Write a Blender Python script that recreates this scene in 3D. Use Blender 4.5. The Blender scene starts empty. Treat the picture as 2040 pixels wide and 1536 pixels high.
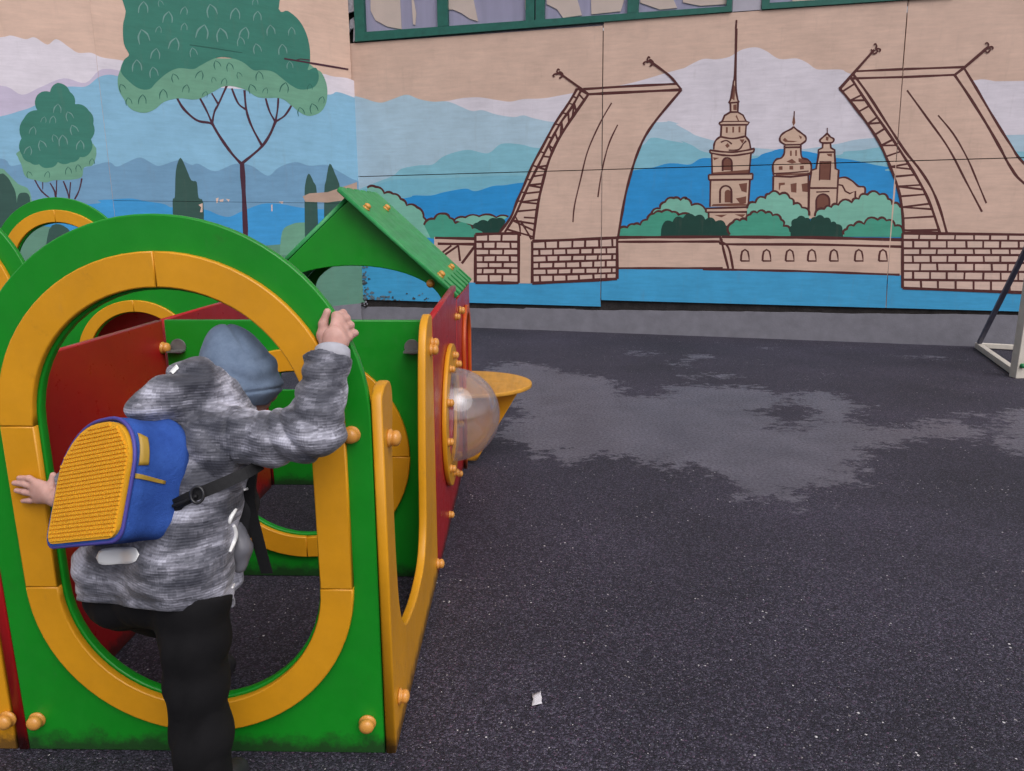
import bpy, bmesh, math, random
import numpy as np
from mathutils import Vector, Matrix, noise, geometry
from mathutils.bvhtree import BVHTree
random.seed(7)
scene = bpy.context.scene
C = scene.collection

# ---------------------------------------------------------------- camera
FPX, HOR, CAMH = 1480.0, 428.0, 1.46          # focal length in photo pixels, horizon row, camera height (m)
PITCH = math.atan((768 - HOR) / FPX)
cam_d = bpy.data.cameras.new('camera'); cam = bpy.data.objects.new('camera', cam_d); C.objects.link(cam)
cam.location = (0, 0, CAMH); cam.rotation_euler = (math.pi / 2 - PITCH, 0, 0)
cam_d.sensor_fit = 'HORIZONTAL'; cam_d.sensor_width = 36; cam_d.lens = 36 * FPX / 2040
cam_d.clip_start = 0.05; cam_d.clip_end = 500
scene.camera = cam

# ---------------------------------------------------------------- sky, sun, exposure: grey dusk
SUN_EL, SUN_AZ = math.radians(50), math.radians(150)      # azimuth clockwise from +Y: behind the camera
world = bpy.data.worlds.new('World'); scene.world = world; world.use_nodes = True
nt = world.node_tree; nt.nodes.clear()
sky = nt.nodes.new('ShaderNodeTexSky'); sky.sky_type = 'NISHITA'; sky.sun_disc = False
sky.sun_elevation = SUN_EL; sky.sun_rotation = SUN_AZ; sky.air_density = 1.0; sky.dust_density = 4.0
hsv = nt.nodes.new('ShaderNodeHueSaturation'); hsv.inputs['Saturation'].default_value = 0.22
tint = nt.nodes.new('ShaderNodeMix'); tint.data_type = 'RGBA'; tint.blend_type = 'MULTIPLY'
tint.inputs['Factor'].default_value = 1.0; tint.inputs[7].default_value = (0.985, 0.975, 1.03, 1)
bg = nt.nodes.new('ShaderNodeBackground'); bg.inputs['Strength'].default_value = 0.1
wo = nt.nodes.new('ShaderNodeOutputWorld')
nt.links.new(sky.outputs[0], hsv.inputs['Color']); nt.links.new(hsv.outputs[0], tint.inputs[6])
nt.links.new(tint.outputs[2], bg.inputs['Color']); nt.links.new(bg.outputs[0], wo.inputs['Surface'])
sun_d = bpy.data.lights.new('sun', 'SUN'); sun_d.energy = 0.8; sun_d.angle = math.radians(60); sun_d.color = (1.0, 0.95, 0.92)
sun = bpy.data.objects.new('sun', sun_d); C.objects.link(sun); sun.location = (-3, -8, 10)
sdir = Vector((math.sin(SUN_AZ) * math.cos(SUN_EL), math.cos(SUN_AZ) * math.cos(SUN_EL), math.sin(SUN_EL)))
sun.rotation_euler = sdir.to_track_quat('Z', 'Y').to_euler()
scene.view_settings.view_transform = 'Standard'; scene.view_settings.look = 'None'
scene.view_settings.gamma = 1.0; scene.view_settings.use_curve_mapping = False
scene.view_settings.exposure = 0.53
scene.cycles.max_bounces = 7; scene.cycles.diffuse_bounces = 4; scene.cycles.glossy_bounces = 3; scene.cycles.transparent_max_bounces = 10
scene.cycles.caustics_reflective = False; scene.cycles.caustics_refractive = False

# ---------------------------------------------------------------- photo pixel -> place
def ray(u, v):
    x = (u - 1020) / FPX; y = (v - 768) / FPX
    return Vector((x, math.cos(PITCH) - y * math.sin(PITCH), -(math.sin(PITCH) + y * math.cos(PITCH))))
CAM = Vector((0, 0, CAMH))
def W(u, v, Y):
    d = ray(u, v); return CAM + d * (Y / d.y)
def G(u, v):
    d = ray(u, v); return CAM + d * (CAMH / -d.z)

# ---------------------------------------------------------------- materials
def srgb(r, g, b):
    f = lambda c: (c / 255 / 12.92) if c / 255 <= .04045 else ((c / 255 + .055) / 1.055) ** 2.4
    return (f(r), f(g), f(b))
class NT:
    def __init__(s, name):
        s.m = bpy.data.materials.new(name); s.m.use_nodes = True; s.t = s.m.node_tree
        s.b = s.t.nodes['Principled BSDF']; s.co = s.t.nodes.new('ShaderNodeTexCoord')
    def n(s, typ, **kw):
        x = s.t.nodes.new('ShaderNode' + typ)
        for k, v in kw.items():
            if k.startswith('i_'):
                x.inputs[k[2:].replace('_', ' ')].default_value = v
            else: setattr(x, k, v)
        return x
    def l(s, a, b): s.t.links.new(a, b)
    def noise(s, scale, detail=4, rough=.55, stretch=None, coord='Object', dist=0):
        t = s.n('TexNoise', i_Scale=scale, i_Detail=detail, i_Roughness=rough, i_Distortion=dist)
        src = s.co.outputs[coord]
        if stretch:
            mp = s.n('Mapping'); mp.inputs['Scale'].default_value = stretch; s.l(src, mp.inputs[0]); src = mp.outputs[0]
        s.l(src, t.inputs['Vector']); return t.outputs['Fac']
    def ramp(s, fac, stops, interp='LINEAR'):
        r = s.n('ValToRGB'); r.color_ramp.interpolation = interp
        e = r.color_ramp.elements
        while len(e) < len(stops): e.new(.5)
        for el, (p, c) in zip(e, stops):
            el.position = p; el.color = (*c, 1) if len(c) == 3 else c
        s.l(fac, r.inputs[0]); return r.outputs[0]
    def mix(s, fac, a, b, mode='MIX'):
        m = s.n('Mix', data_type='RGBA', blend_type=mode)
        for sock, val in ((m.inputs[0], fac), (m.inputs[6], a), (m.inputs[7], b)):
            if hasattr(val, 'links') or hasattr(val, 'is_linked'): s.l(val, sock)
            elif isinstance(val, (int, float)): sock.default_value = val
            else: sock.default_value = (*val, 1)
        return m.outputs[2]
    def math(s, op, a, b=None, clamp=False):
        m = s.n('Math', operation=op, use_clamp=clamp)
        for i, val in enumerate((a, b)):
            if val is None: continue
            if isinstance(val, (int, float)): m.inputs[i].default_value = val
            else: s.l(val, m.inputs[i])
        return m.outputs[0]
    def bump(s, h, strength=.3, dist=.002):
        b = s.n('Bump', i_Strength=strength, i_Distance=dist); s.l(h, b.inputs['Height']); s.l(b.outputs[0], s.b.inputs['Normal'])
    def col(s, c):
        if isinstance(c, tuple): s.b.inputs['Base Color'].default_value = (*c, 1)
        else: s.l(c, s.b.inputs['Base Color'])
    def rough(s, r):
        if isinstance(r, (int, float)): s.b.inputs['Roughness'].default_value = r
        else: s.l(r, s.b.inputs['Roughness'])
    def spec(s, v): s.b.inputs['Specular IOR Level'].default_value = v
def mul(c, k): return tuple(min(1, x * k) for x in c)
MATS = {}
def basic(name, c, rough=.5, spec=.5, var=.1, vs=5, bump=.1, bs=150, dist=.001, stretch=None):
    if name in MATS: return MATS[name]
    m = NT(name); nf = m.noise(vs, 5, .6, stretch)
    m.col(m.ramp(nf, [(.25, mul(c, 1 - var)), (.75, mul(c, 1 + var))]))
    m.rough(m.ramp(m.noise(vs * 3, 4), [(.3, (rough - .07,) * 3), (.7, (rough + .07,) * 3)]))
    m.spec(spec)
    if bump: m.bump(m.noise(bs, 3), bump, dist)
    MATS[name] = m.m; return m.m
def board(name, c, rough=.34, dirt=True, grain=None, blots=.18):
    """painted outdoor play board: faint mottling, scuffs, ground grime with a ragged edge"""
    m = NT(name); c1 = m.ramp(m.noise(3.2, 8, .7), [(.2, mul(c, .78)), (.8, mul(c, 1.14))])
    sc = m.ramp(m.noise(38, 6, .75, (1, 1, .25)), [(.60, (0, 0, 0)), (.76, (1, 1, 1))])
    c2 = m.mix(m.math('MULTIPLY', sc, .26), c1, tuple(min(1, x * .6 + .05) for x in c))
    scr = m.ramp(m.noise(16, 9, .85, (3.0, 3.0, .12), dist=1.2), [(.66, (0, 0, 0)), (.70, (1, 1, 1))])
    c2 = m.mix(m.math('MULTIPLY', scr, .22), c2, tuple(min(1, x * .55 + .12) for x in c))
    blot = m.ramp(m.noise(9, 7, .7), [(.63, (0, 0, 0)), (.72, (1, 1, 1))])
    c2 = m.mix(m.math('MULTIPLY', blot, blots), c2, (.05, .035, .025))
    if grain:
        gr = m.ramp(m.noise(30, 5, .65, grain), [(.35, (.84, .84, .84)), (.65, (1.08, 1.08, 1.08))])
        c2 = m.mix(1.0, c2, gr, 'MULTIPLY')
    if dirt:
        sep = m.n('SeparateXYZ'); m.l(m.co.outputs['Object'], sep.inputs[0])
        h = m.math('SUBTRACT', m.math('MULTIPLY', m.noise(18, 8, .75), .13), sep.outputs[2])
        d = m.ramp(h, [(.0, (0, 0, 0)), (.045, (1, 1, 1))])
        c2 = m.mix(m.math('MULTIPLY', d, .8), c2, (.016, .014, .013))
    m.col(c2)
    m.rough(m.ramp(m.noise(16, 6, .7), [(.3, (rough - .06,) * 3), (.75, (rough + .16,) * 3)])); m.spec(.42)
    m.bump(m.math('ADD', m.noise(260, 3), m.math('MULTIPLY', m.noise(24, 4), .6)), .12, .0012)
    return m.m
M_GREEN = board('green board', (.007, .25, .014))
M_ROOF = board('roof green board', (.034, .31, .085), .42, False, (1, .12, 1))
M_YEL = board('yellow board', (.69, .31, .011))
M_RED = board('red board', (.39, .010, .012), .3, blots=.05)
M_KNOB = basic('honey knob', (.62, .28, .055), .3, .5, .12, 30, .05)
M_STEEL = basic('dull steel', (.12, .115, .11), .45, .5, .3, 40, .1)
M_GAPSHADE = basic('dark hollow', (.012, .011, .01), .9, .1)  # near-black colour standing for shade inside the gap

# ---------------------------------------------------------------- object helpers
def tag(o, label=None, cat=None, group=None, kind=None):
    if label: o['label'] = label
    if cat: o['category'] = cat
    if group: o['group'] = group
    if kind: o['kind'] = kind
    return o
def empty(name, loc, label, cat, rz=0, group=None):
    o = bpy.data.objects.new(name, None); C.objects.link(o); o.location = loc; o.rotation_euler = (0, 0, rz)
    o.empty_display_size = .1
    return tag(o, label, cat, group)
def link(name, me, mat, parent=None, label=None):
    o = bpy.data.objects.new(name, me); C.objects.link(o)
    if mat is not None:
        me.materials.clear(); me.materials.append(mat)
    if parent is not None: o.parent = parent
    if label: o['label'] = label
    return o
def mesh(verts, faces, smooth=False):
    me = bpy.data.meshes.new('m'); me.from_pydata([tuple(v) for v in verts], [], faces); me.validate(); me.update()
    if smooth: me.polygons.foreach_set('use_smooth', [True] * len(me.polygons))
    return me
def shift(me, off):
    me.transform(Matrix.Translation(off)); return me
def plate(outlines, th, bev=.003, place=None):
    """board cut to 2-D outlines (first outer, then holes) in x,z; thickness th along y, rounded arrises"""
    cu = bpy.data.curves.new('c', 'CURVE'); cu.dimensions = '2D'; cu.fill_mode = 'BOTH'
    for pts in outlines:
        sp = cu.splines.new('POLY'); sp.points.add(len(pts) - 1); sp.use_cyclic_u = True
        for p, (x, z) in zip(sp.points, pts): p.co = (x, z, 0, 1)
    cu.extrude = th / 2 - bev; cu.bevel_depth = bev; cu.bevel_resolution = 1; cu.offset = -bev
    ob = bpy.data.objects.new('c', cu); C.objects.link(ob)
    dg = bpy.context.evaluated_depsgraph_get()
    me = bpy.data.meshes.new_from_object(ob.evaluated_get(dg)); bpy.data.objects.remove(ob); bpy.data.curves.remove(cu)
    me.transform(Matrix.Rotation(math.pi / 2, 4, 'X'))
    if place is not None: me.transform(place)
    return me
SIDE = Matrix.Rotation(math.pi / 2, 4, 'Z')       # plate x -> local y (a wall running in depth)
T = lambda x, y, z: Matrix.Translation((x, y, z))
def arc(cx, cz, r, a0, a1, n=24):
    return [(cx + r * math.cos(math.radians(a0 + (a1 - a0) * i / n)), cz + r * math.sin(math.radians(a0 + (a1 - a0) * i / n))) for i in range(n + 1)]
def lathe(profile, n=16):
    vs, fs = [], []
    for r, z in profile:
        for k in range(n):
            a = 2 * math.pi * k / n; vs.append((r * math.cos(a), r * math.sin(a), z))
    for i in range(len(profile) - 1):
        for k in range(n):
            a, b = i * n + k, i * n + (k + 1) % n
            fs.append((a, b, b + n, a + n))
    fs.append(tuple(range(n))[::-1]); fs.append(tuple(range((len(profile) - 1) * n, len(profile) * n)))
    return mesh(vs, fs, True)
def box(x0, x1, y0, y1, z0, z1, bev=0):
    bm = bmesh.new(); bmesh.ops.create_cube(bm, size=1)
    for v in bm.verts: v.co = ((x0 + x1) / 2 + v.co.x * (x1 - x0), (y0 + y1) / 2 + v.co.y * (y1 - y0), (z0 + z1) / 2 + v.co.z * (z1 - z0))
    if bev: bmesh.ops.bevel(bm, geom=bm.edges[:], offset=bev, segments=2, affect='EDGES', profile=.5)
    me = bpy.data.meshes.new('b'); bm.to_mesh(me); bm.free(); return me
def tube(pts, r, n=10, closed=False):
    pts = [Vector(p) for p in pts]; vs, fs = [], []; N = len(pts)
    rr = r if isinstance(r, (list, tuple)) else [r] * N
    up = None
    for i, p in enumerate(pts):
        d = (pts[(i + 1) % N] - pts[i - 1]) if closed or 0 < i < N - 1 else (pts[1] - pts[0] if i == 0 else pts[-1] - pts[-2])
        d.normalize()
        if up is None: up = d.orthogonal().normalized()
        s = d.cross(up).normalized(); up = s.cross(d).normalized()
        for k in range(n):
            a = 2 * math.pi * k / n; vs.append(p + (up * math.cos(a) + s * math.sin(a)) * rr[i])
    for i in range(N if closed else N - 1):
        j = (i + 1) % N
        for k in range(n):
            fs.append((i * n + k, i * n + (k + 1) % n, j * n + (k + 1) % n, j * n + k))
    if not closed: fs += [tuple(range(n))[::-1], tuple(range((N - 1) * n, N * n))]
    return mesh(vs, fs, True)
def band(pts, nrm, width, th):
    """flat webbing along pts; nrm = face normal (vector or list)"""
    pts = [Vector(p) for p in pts]; vs, fs = [], []; N = len(pts)
    for i, p in enumerate(pts):
        d = (pts[min(i + 1, N - 1)] - pts[max(i - 1, 0)]).normalized()
        nn = Vector(nrm[i] if isinstance(nrm, list) else nrm); s = d.cross(nn).normalized(); nn = s.cross(d).normalized()
        for a, b in ((-1, -1), (1, -1), (1, 1), (-1, 1)): vs.append(p + s * a * width / 2 + nn * b * th / 2)
    for i in range(N - 1):
        for k in range(4): fs.append((i * 4 + k, i * 4 + (k + 1) % 4, i * 4 + 4 + (k + 1) % 4, i * 4 + 4 + k))
    fs += [(3, 2, 1, 0), tuple(range(4 * N - 4, 4 * N))]
    return mesh(vs, fs)
def spline(pts, n=6, closed=False):
    """Catmull-Rom through pts"""
    N = len(pts); out = []
    P = [Vector(p) for p in pts]
    rng = range(N if closed else N - 1)
    for i in rng:
        p0 = P[(i - 1) % N] if closed or i > 0 else P[i]; p1 = P[i]; p2 = P[(i + 1) % N]; p3 = P[(i + 2) % N] if closed or i + 2 < N else p2
        for k in range(n):
            t = k / n
            out.append(.5 * ((2 * p1) + (p2 - p0) * t + (2 * p0 - 5 * p1 + 4 * p2 - p3) * t * t + (3 * p1 - p0 - 3 * p2 + p3) * t ** 3))
    if not closed: out.append(P[-1])
    return out

# ================================================================ the ground: dark crumb surfacing, damp patches
def make_ground():
    zg = lambda x, y: (900 + x * .58342, 640 + y * .58342)
    main = [(100,160),(180,140),(270,138),(350,160),(480,180),(560,200),(600,240),(700,260),(740,220),(860,215),(980,215),(1060,225),(1120,255),(1180,240),(1260,238),(1340,260),(1420,290),(1400,330),(1450,360),(1560,355),(1640,330),(1740,320),(1800,345),(1850,380),(1820,405),(1720,410),(1600,410),(1480,420),(1440,450),(1400,520),(1330,560),(1230,590),(1200,630),(1130,630),(1060,610),(980,590),(920,560),(850,540),(790,505),(700,490),(560,470),(480,480),(380,485),(300,450),(200,420),(130,390),(150,360),(220,320),(160,260),(200,200)]
    hole = [(1085,310),(1140,288),(1200,292),(1222,330),(1190,357),(1110,357)]
    ell = lambda cx, cy, rx, ry: [(cx + rx * math.cos(a * math.pi / 8), cy + ry * math.sin(a * math.pi / 8)) for a in range(16)]
    others = [ell(635,107,42,8), ell(830,122,54,11), ell(795,146,36,6), ell(1620,124,60,5), ell(1090,90,30,3), ell(900,185,120,8),
              [(1830,320),(1954,296),(2040,290),(2100,470),(1954,470),(1880,430),(1845,385)]]
    def sd(poly, X, Y):
        P = [G(*zg(*p)) for p in poly]; n = len(P)
        d = np.full(X.shape, 1e9); ins = np.zeros(X.shape, bool)
        for i in range(n):
            ax, ay, bx, by = P[i].x, P[i].y, P[(i + 1) % n].x, P[(i + 1) % n].y
            ex, ey = bx - ax, by - ay; wx, wy = X - ax, Y - ay
            t = np.clip((wx * ex + wy * ey) / (ex * ex + ey * ey), 0, 1)
            d = np.minimum(d, (wx - ex * t) ** 2 + (wy - ey * t) ** 2)
            c = ((ay > Y) != (by > Y)) & (X < ex * (Y - ay) / (ey if abs(ey) > 1e-9 else 1e-9) + ax)
            ins ^= c
        return np.sqrt(d) * np.where(ins, 1, -1)
    xs = np.concatenate([[-200, -60, -20, -8, -4, -2], np.arange(-1.2, 6.4, .032), [8, 12, 25, 70, 200]])
    ys = np.concatenate([[-200, -60, -20, -6, -2, 0, 1, 2], np.arange(2.6, 8.4, .032), [9, 10, 12, 16, 30, 80, 250]])
    X, Y = np.meshgrid(xs, ys, indexing='ij')
    S = sd(main, X, Y); S = np.minimum(S, -sd(hole, X, Y))
    for o in others: S = np.maximum(S, sd(o, X, Y))
    verts = np.stack([X, Y, np.zeros_like(X)], -1).reshape(-1, 3)
    ny = len(ys); idx = np.arange(len(xs) * ny).reshape(len(xs), ny)
    f = np.stack([idx[:-1, :-1], idx[1:, :-1], idx[1:, 1:], idx[:-1, 1:]], -1).reshape(-1, 4)
    me = mesh(verts.tolist(), f.tolist())
    at = me.attributes.new('damp', 'FLOAT', 'POINT'); at.data.foreach_set('value', np.clip(S, -1, 1).reshape(-1).astype(np.float32))
    m = NT('dark crumb surfacing')
    vo = m.n('TexVoronoi', i_Scale=185, i_Randomness=1.0); m.l(m.co.outputs['Object'], vo.inputs['Vector'])
    sep = m.n('SeparateColor'); m.l(vo.outputs['Color'], sep.inputs[0])
    base = m.ramp(sep.outputs[0], [(0, (.0085, .0076, .0132)), (.55, (.0235, .0208, .0335)), (.8, (.048, .043, .064)), (1, (.095, .087, .115))])
    tintc = m.ramp(sep.outputs[1], [(0, (.6, 1.15, .8)), (.08, (1, 1, 1)), (.9, (1, 1, 1)), (1, (1.7, .7, 1.0))])
    base = m.mix(.55, base, m.mix(1, base, tintc, 'MULTIPLY'))
    big = m.ramp(m.noise(.9, 6, .6), [(.3, (.62, .62, .66)), (.7, (1.35, 1.3, 1.36))])
    base = m.mix(1, base, big, 'MULTIPLY')
    v2 = m.n('TexVoronoi', i_Scale=95, i_Randomness=1.0); m.l(m.co.outputs['Object'], v2.inputs['Vector'])
    s2 = m.n('SeparateColor'); m.l(v2.outputs['Color'], s2.inputs[0])
    rare = m.math('GREATER_THAN', s2.outputs[0], .935)
    dens = m.ramp(m.noise(2.5, 3), [(.35, (.25,) * 3), (.65, (1,) * 3)])
    core = m.math('LESS_THAN', v2.outputs['Distance'], m.math('MULTIPLY', m.math('MULTIPLY', s2.outputs[1], dens), .5))
    speck = m.math('MULTIPLY', rare, core)
    base = m.mix(speck, base, m.ramp(s2.outputs[2], [(0, (.22, .2, .2)), (1, (.62, .6, .6))]))
    v3 = m.n('TexVoronoi', i_Scale=210, i_Randomness=1.0); m.l(m.co.outputs['Object'], v3.inputs['Vector']); s3 = m.n('SeparateColor'); m.l(v3.outputs['Color'], s3.inputs[0])
    sp3 = m.math('MULTIPLY', m.math('GREATER_THAN', s3.outputs[0], .93), m.math('LESS_THAN', v3.outputs['Distance'], .4)); base = m.mix(m.math('MULTIPLY', sp3, m.math('MULTIPLY', s3.outputs[1], .75)), base, (.34, .32, .34))
    a = m.n('Attribute', attribute_name='damp')
    edge = m.math('ADD', a.outputs['Fac'], m.math('ADD', m.math('MULTIPLY', m.math('SUBTRACT', m.noise(4.2, 6, .7, (.7, .85, 1)), .5), .9), m.math('ADD', m.math('MULTIPLY', m.math('SUBTRACT', m.noise(15, 6, .75, (.7, 1, 1)), .5), .85), m.math('MULTIPLY', m.math('SUBTRACT', m.noise(70, 4, .7), .5), .3))))
    damp = m.ramp(edge, [(.0, (0, 0, 0)), (.09, (1, 1, 1))])
    # pale sky reflection of the wet film, put into the base colour
    sky_sheen = m.mix(m.math('MULTIPLY', speck, .4), m.ramp(m.noise(3, 6, .6), [(.3, (.088, .082, .101)), (.7, (.142, .133, .16))]), (.3, .29, .3))
    damp = m.math('MULTIPLY', damp, m.ramp(m.noise(55, 5, .75), [(.32, (.3,) * 3), (.58, (1,) * 3)]))
    m.col(m.mix(damp, base, sky_sheen))
    m.rough(m.ramp(damp, [(0, (.72,) * 3), (1, (.3,) * 3)])); m.spec(.42)
    h = m.math('ADD', m.math('MULTIPLY', vo.outputs['Distance'], -1), m.math('MULTIPLY', m.noise(500, 2), .3))
    m.bump(m.math('MULTIPLY', h, m.math('SUBTRACT', 1.0, m.math('MULTIPLY', damp, .75))), .9, .004)
    o = link('ground', me, m.m); tag(o, 'dark grey crumb surfacing with pale damp patches across the yard', 'ground', kind='structure')
make_ground()

# ================================================================ the painted walls
z1 = lambda *P: [(x * .36275, y * .36275) for x, y in P]
z2 = lambda *P: [(680 + x * .34314, y * .34314) for x, y in P]
z3 = lambda *P: [(1340 + x * .34314, y * .34314) for x, y in P]
z4 = lambda *P: [(840 + x * .29412, 420 + y * .29412) for x, y in P]
z5 = lambda *P: [(1400 + x * .31373, 420 + y * .31373) for x, y in P]
z6 = lambda *P: [(1380 + x * .28653, 40 + y * .28653) for x, y in P]
z7 = lambda *P: [(660 + x * .19608, y * .19608) for x, y in P]
def sm(pts, n=5, closed=False):
    return [(p.x, p.y) for p in spline([(x, y, 0) for x, y in pts], n, closed)]
def bumps(pts, h=.32, n=5):
    """scalloped leafy edge: an arc over each pair of points"""
    out = []
    for (x0, y0), (x1, y1) in zip(pts, pts[1:]):
        dx, dy = x1 - x0, y1 - y0
        for k in range(n):
            t = k / n; b = 4 * t * (1 - t) * h
            out.append((x0 + dx * t + dy * b, y0 + dy * t - dx * b))
    return out + [pts[-1]]
def paintmat(name, rgb, var=.11, k=1.0):
    c = mul(srgb(*rgb), k); m = NT('paint ' + name)
    a = m.ramp(m.noise(2.2, 6, .65), [(.25, mul(c, 1 - var)), (.75, mul(c, 1 + var))])
    br = m.ramp(m.noise(9, 5, .7, (.35, 1, 2.6)), [(.3, (.9, .9, .9)), (.7, (1.07, 1.07, 1.07))])
    a = m.mix(1, a, br, 'MULTIPLY')
    dr = m.ramp(m.noise(5, 6, .7, (2.4, 1, .35)), [(.56, (0, 0, 0)), (.8, (1, 1, 1))])
    a = m.mix(m.math('MULTIPLY', dr, .2), a, (.20, .16, .13))
    m.col(a); m.rough(.62); m.spec(.3)
    m.bump(m.math('ADD', m.noise(330, 2), m.math('MULTIPLY', m.noise(70, 3), .5)), .25, .0015)
    return m.m
PAL = {k: paintmat(k, v) for k, v in dict(
    peach=(212, 181, 162), tan=(207, 176, 154), white=(218, 211, 218), pale=(172, 198, 212), teal=(134, 190, 204), aqua=(122, 184, 202),
    blue=(44, 146, 208), deep=(34, 122, 196), water=(66, 160, 206), lav=(196, 186, 206), sky=(134, 182, 208), grey=(112, 154, 184), lake=(62, 150, 206),
    mint=(126, 188, 166), jade=(72, 158, 132), dark=(26, 66, 56), pine=(56, 120, 104), sage=(108, 158, 132), moss=(52, 84, 76), bush=(96, 140, 120),
    leafL=(112, 150, 142), leafD=(42, 96, 84), brown=(84, 42, 40), shade=(120, 76, 62), plum=(72, 38, 52), highl=(215, 186, 170), peel=(178, 150, 132), mould=(62, 72, 78), mould2=(96, 112, 122)).items()}
PAL['line'] = PAL['brown']

class Wall:
    def __init__(s, O, e, name, label):
        s.O = Vector((O[0], O[1], 0)); s.e = Vector((e[0], e[1], 0)).normalized(); s.n = Vector((s.e.y, -s.e.x, 0))
        s.root = empty(name, s.O, label, 'wall', math.atan2(s.e.y, s.e.x)); s.y = -.0012; s.cuts = []; s.keep = None; s.zones = None; s.floor = lambda x: -9; s.root['kind'] = 'thing'
    def loc(s, u, v):
        d = ray(u, v); t = (s.O - CAM).dot(s.n) / d.dot(s.n); p = CAM + d * t - s.O
        return (p.dot(s.e), p.z)
    def prism(s, px, y0, y1, name, mat, parent=None, local=False, bev=0, label=None):
        P = px if local else [s.loc(*p) for p in px]
        A = sum(a[0] * b[1] - b[0] * a[1] for a, b in zip(P, P[1:] + P[:1]))
        if A > 0: P = P[::-1]
        n = len(P); vs = [(a, y0, b) for a, b in P] + [(a, y1, b) for a, b in P]
        fs = [tuple(range(n)), tuple(range(2 * n - 1, n - 1, -1))] + [(i, i + n, (i + 1) % n + n, (i + 1) % n) for i in range(n)]
        fs = [tuple(reversed(f)) for f in fs]
        me = mesh(vs, fs)
        bm = bmesh.new(); bm.from_mesh(me); bmesh.ops.recalc_face_normals(bm, faces=bm.faces)
        if bev: bmesh.ops.bevel(bm, geom=bm.edges[:], offset=bev, segments=1, affect='EDGES')
        bm.to_mesh(me); bm.free()
        return link(name, me, mat, parent or s.root, label)
    def finish(s, bm, name, mat, parent, label):
        if any(len(f.verts) > 4 for f in bm.faces): bmesh.ops.triangulate(bm, faces=bm.faces[:])
        for (a, b, gap) in s.cuts:
            (x0, z0), (x1, z1_) = a, b; d = Vector((x1 - x0, 0, z1_ - z0)).normalized(); nn = Vector((-d.z, 0, d.x))
            for sg in (-1, 1):
                bmesh.ops.bisect_plane(bm, geom=bm.verts[:] + bm.edges[:] + bm.faces[:], plane_co=Vector((x0, 0, z0)) + nn * sg * gap / 2, plane_no=nn, dist=1e-6)
            kill = [f for f in bm.faces if abs((f.calc_center_median() - Vector((x0, 0, z0))).dot(nn)) < gap / 2 * .98]
            bmesh.ops.delete(bm, geom=kill, context='FACES')
        if s.keep:
            x0, sg = s.keep
            bmesh.ops.bisect_plane(bm, geom=bm.verts[:] + bm.edges[:] + bm.faces[:], plane_co=(x0, 0, 0), plane_no=(-sg, 0, 0), clear_outer=True)
        for f in bm.faces:
            f.normal_update()
            if f.normal.y > 0: f.normal_flip()
        for v in bm.verts: v.co.z = max(v.co.z, s.floor(v.co.x))
        if s.zones:                                  # one board column stands a little proud
            bmesh.ops.split_edges(bm, edges=[e for e in bm.edges if e.is_boundary])
            for f in bm.faces:
                c = f.calc_center_median(); f.tag = bool(s.zones(c.x, c.z))
            for v in bm.verts:
                if v.link_faces and v.link_faces[0].tag: v.co.y -= .006
        if not bm.faces: bm.free(); return None
        me = bpy.data.meshes.new(name); bm.to_mesh(me); bm.free()
        return link(name, me, mat, parent or s.root, label)
    def fill(s, name, polys, mat, parent=None, label=None):
        if polys and isinstance(polys[0][0], (int, float)): polys = [polys]
        bm = bmesh.new()
        for P in polys:
            s.y -= .00002; q = []
            for p in P:
                a = Vector(s.loc(*p))
                if not q or (q[-1] - a).length > 1e-4: q.append(a)
            if (q[0] - q[-1]).length < 1e-4: q.pop()
            n = len(q); cv, _, cf, *_r = geometry.delaunay_2d_cdt(q, [(i, (i + 1) % n) for i in range(n)], [], 1, 1e-5)
            vs = [bm.verts.new((a.x, s.y, a.y)) for a in cv]
            for f in cf: bm.faces.new([vs[i] for i in f])
        s.y -= .00005
        o = s.finish(bm, name, PAL[mat] if isinstance(mat, str) else mat, parent, label)
        if o and name in ('painted_shading', 'painted_flake', 'mould_stain'): o['kind'] = 'stuff'
        return o
    def strokes(s, name, lines, mat, parent=None, label=None, taper=False):
        bm = bmesh.new(); rnd = random.Random(len(lines) * 7 + len(name))
        for L in lines:
            pts, w = L[0], L[1] * (1.4 if mat == 'line' else 1.0)
            if len(L) > 2 and L[2]: pts = sm(pts, 6)
            else:                                     # subdivide so the hand-drawn width can wander
                q = []
                for a, b in zip(pts, pts[1:]):
                    k = max(1, int(math.hypot(b[0] - a[0], b[1] - a[1]) / 14)); q += [(a[0] + (b[0] - a[0]) * i / k, a[1] + (b[1] - a[1]) * i / k) for i in range(k)]
                pts = q + [pts[-1]]
            s.y -= .000015; N = len(pts); ph = rnd.uniform(0, 6)
            prev = None
            for i, p in enumerate(pts):
                a = pts[max(0, i - 1)]; b = pts[min(N - 1, i + 1)]
                dx, dy = b[0] - a[0], b[1] - a[1]; l = math.hypot(dx, dy) or 1
                ww = w * (1 + .13 * math.sin(i * .7 + ph) + rnd.uniform(-.06, .06)) / 2
                if taper: ww *= .25 + .75 * math.sin(math.pi * min(1, max(0, (i + .5) / N)))
                q = []
                for sg in (-1, 1):
                    x, z = s.loc(p[0] - dy / l * ww * sg, p[1] + dx / l * ww * sg); q.append(bm.verts.new((x, s.y, z)))
                if prev: bm.faces.new((prev[0], prev[1], q[1], q[0]))
                prev = q
        s.y -= .00004
        o = s.finish(bm, name, PAL[mat], parent, label)
        if o and len(lines) > 1: o['kind'] = 'stuff'
        return o

c0 = G(725, 644); c1 = G(1940, 690)
R = Wall(c0, (c1 - c0), 'painted_wall', 'long back wall painted with a raised drawbridge, spired tower and blue hills')
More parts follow.
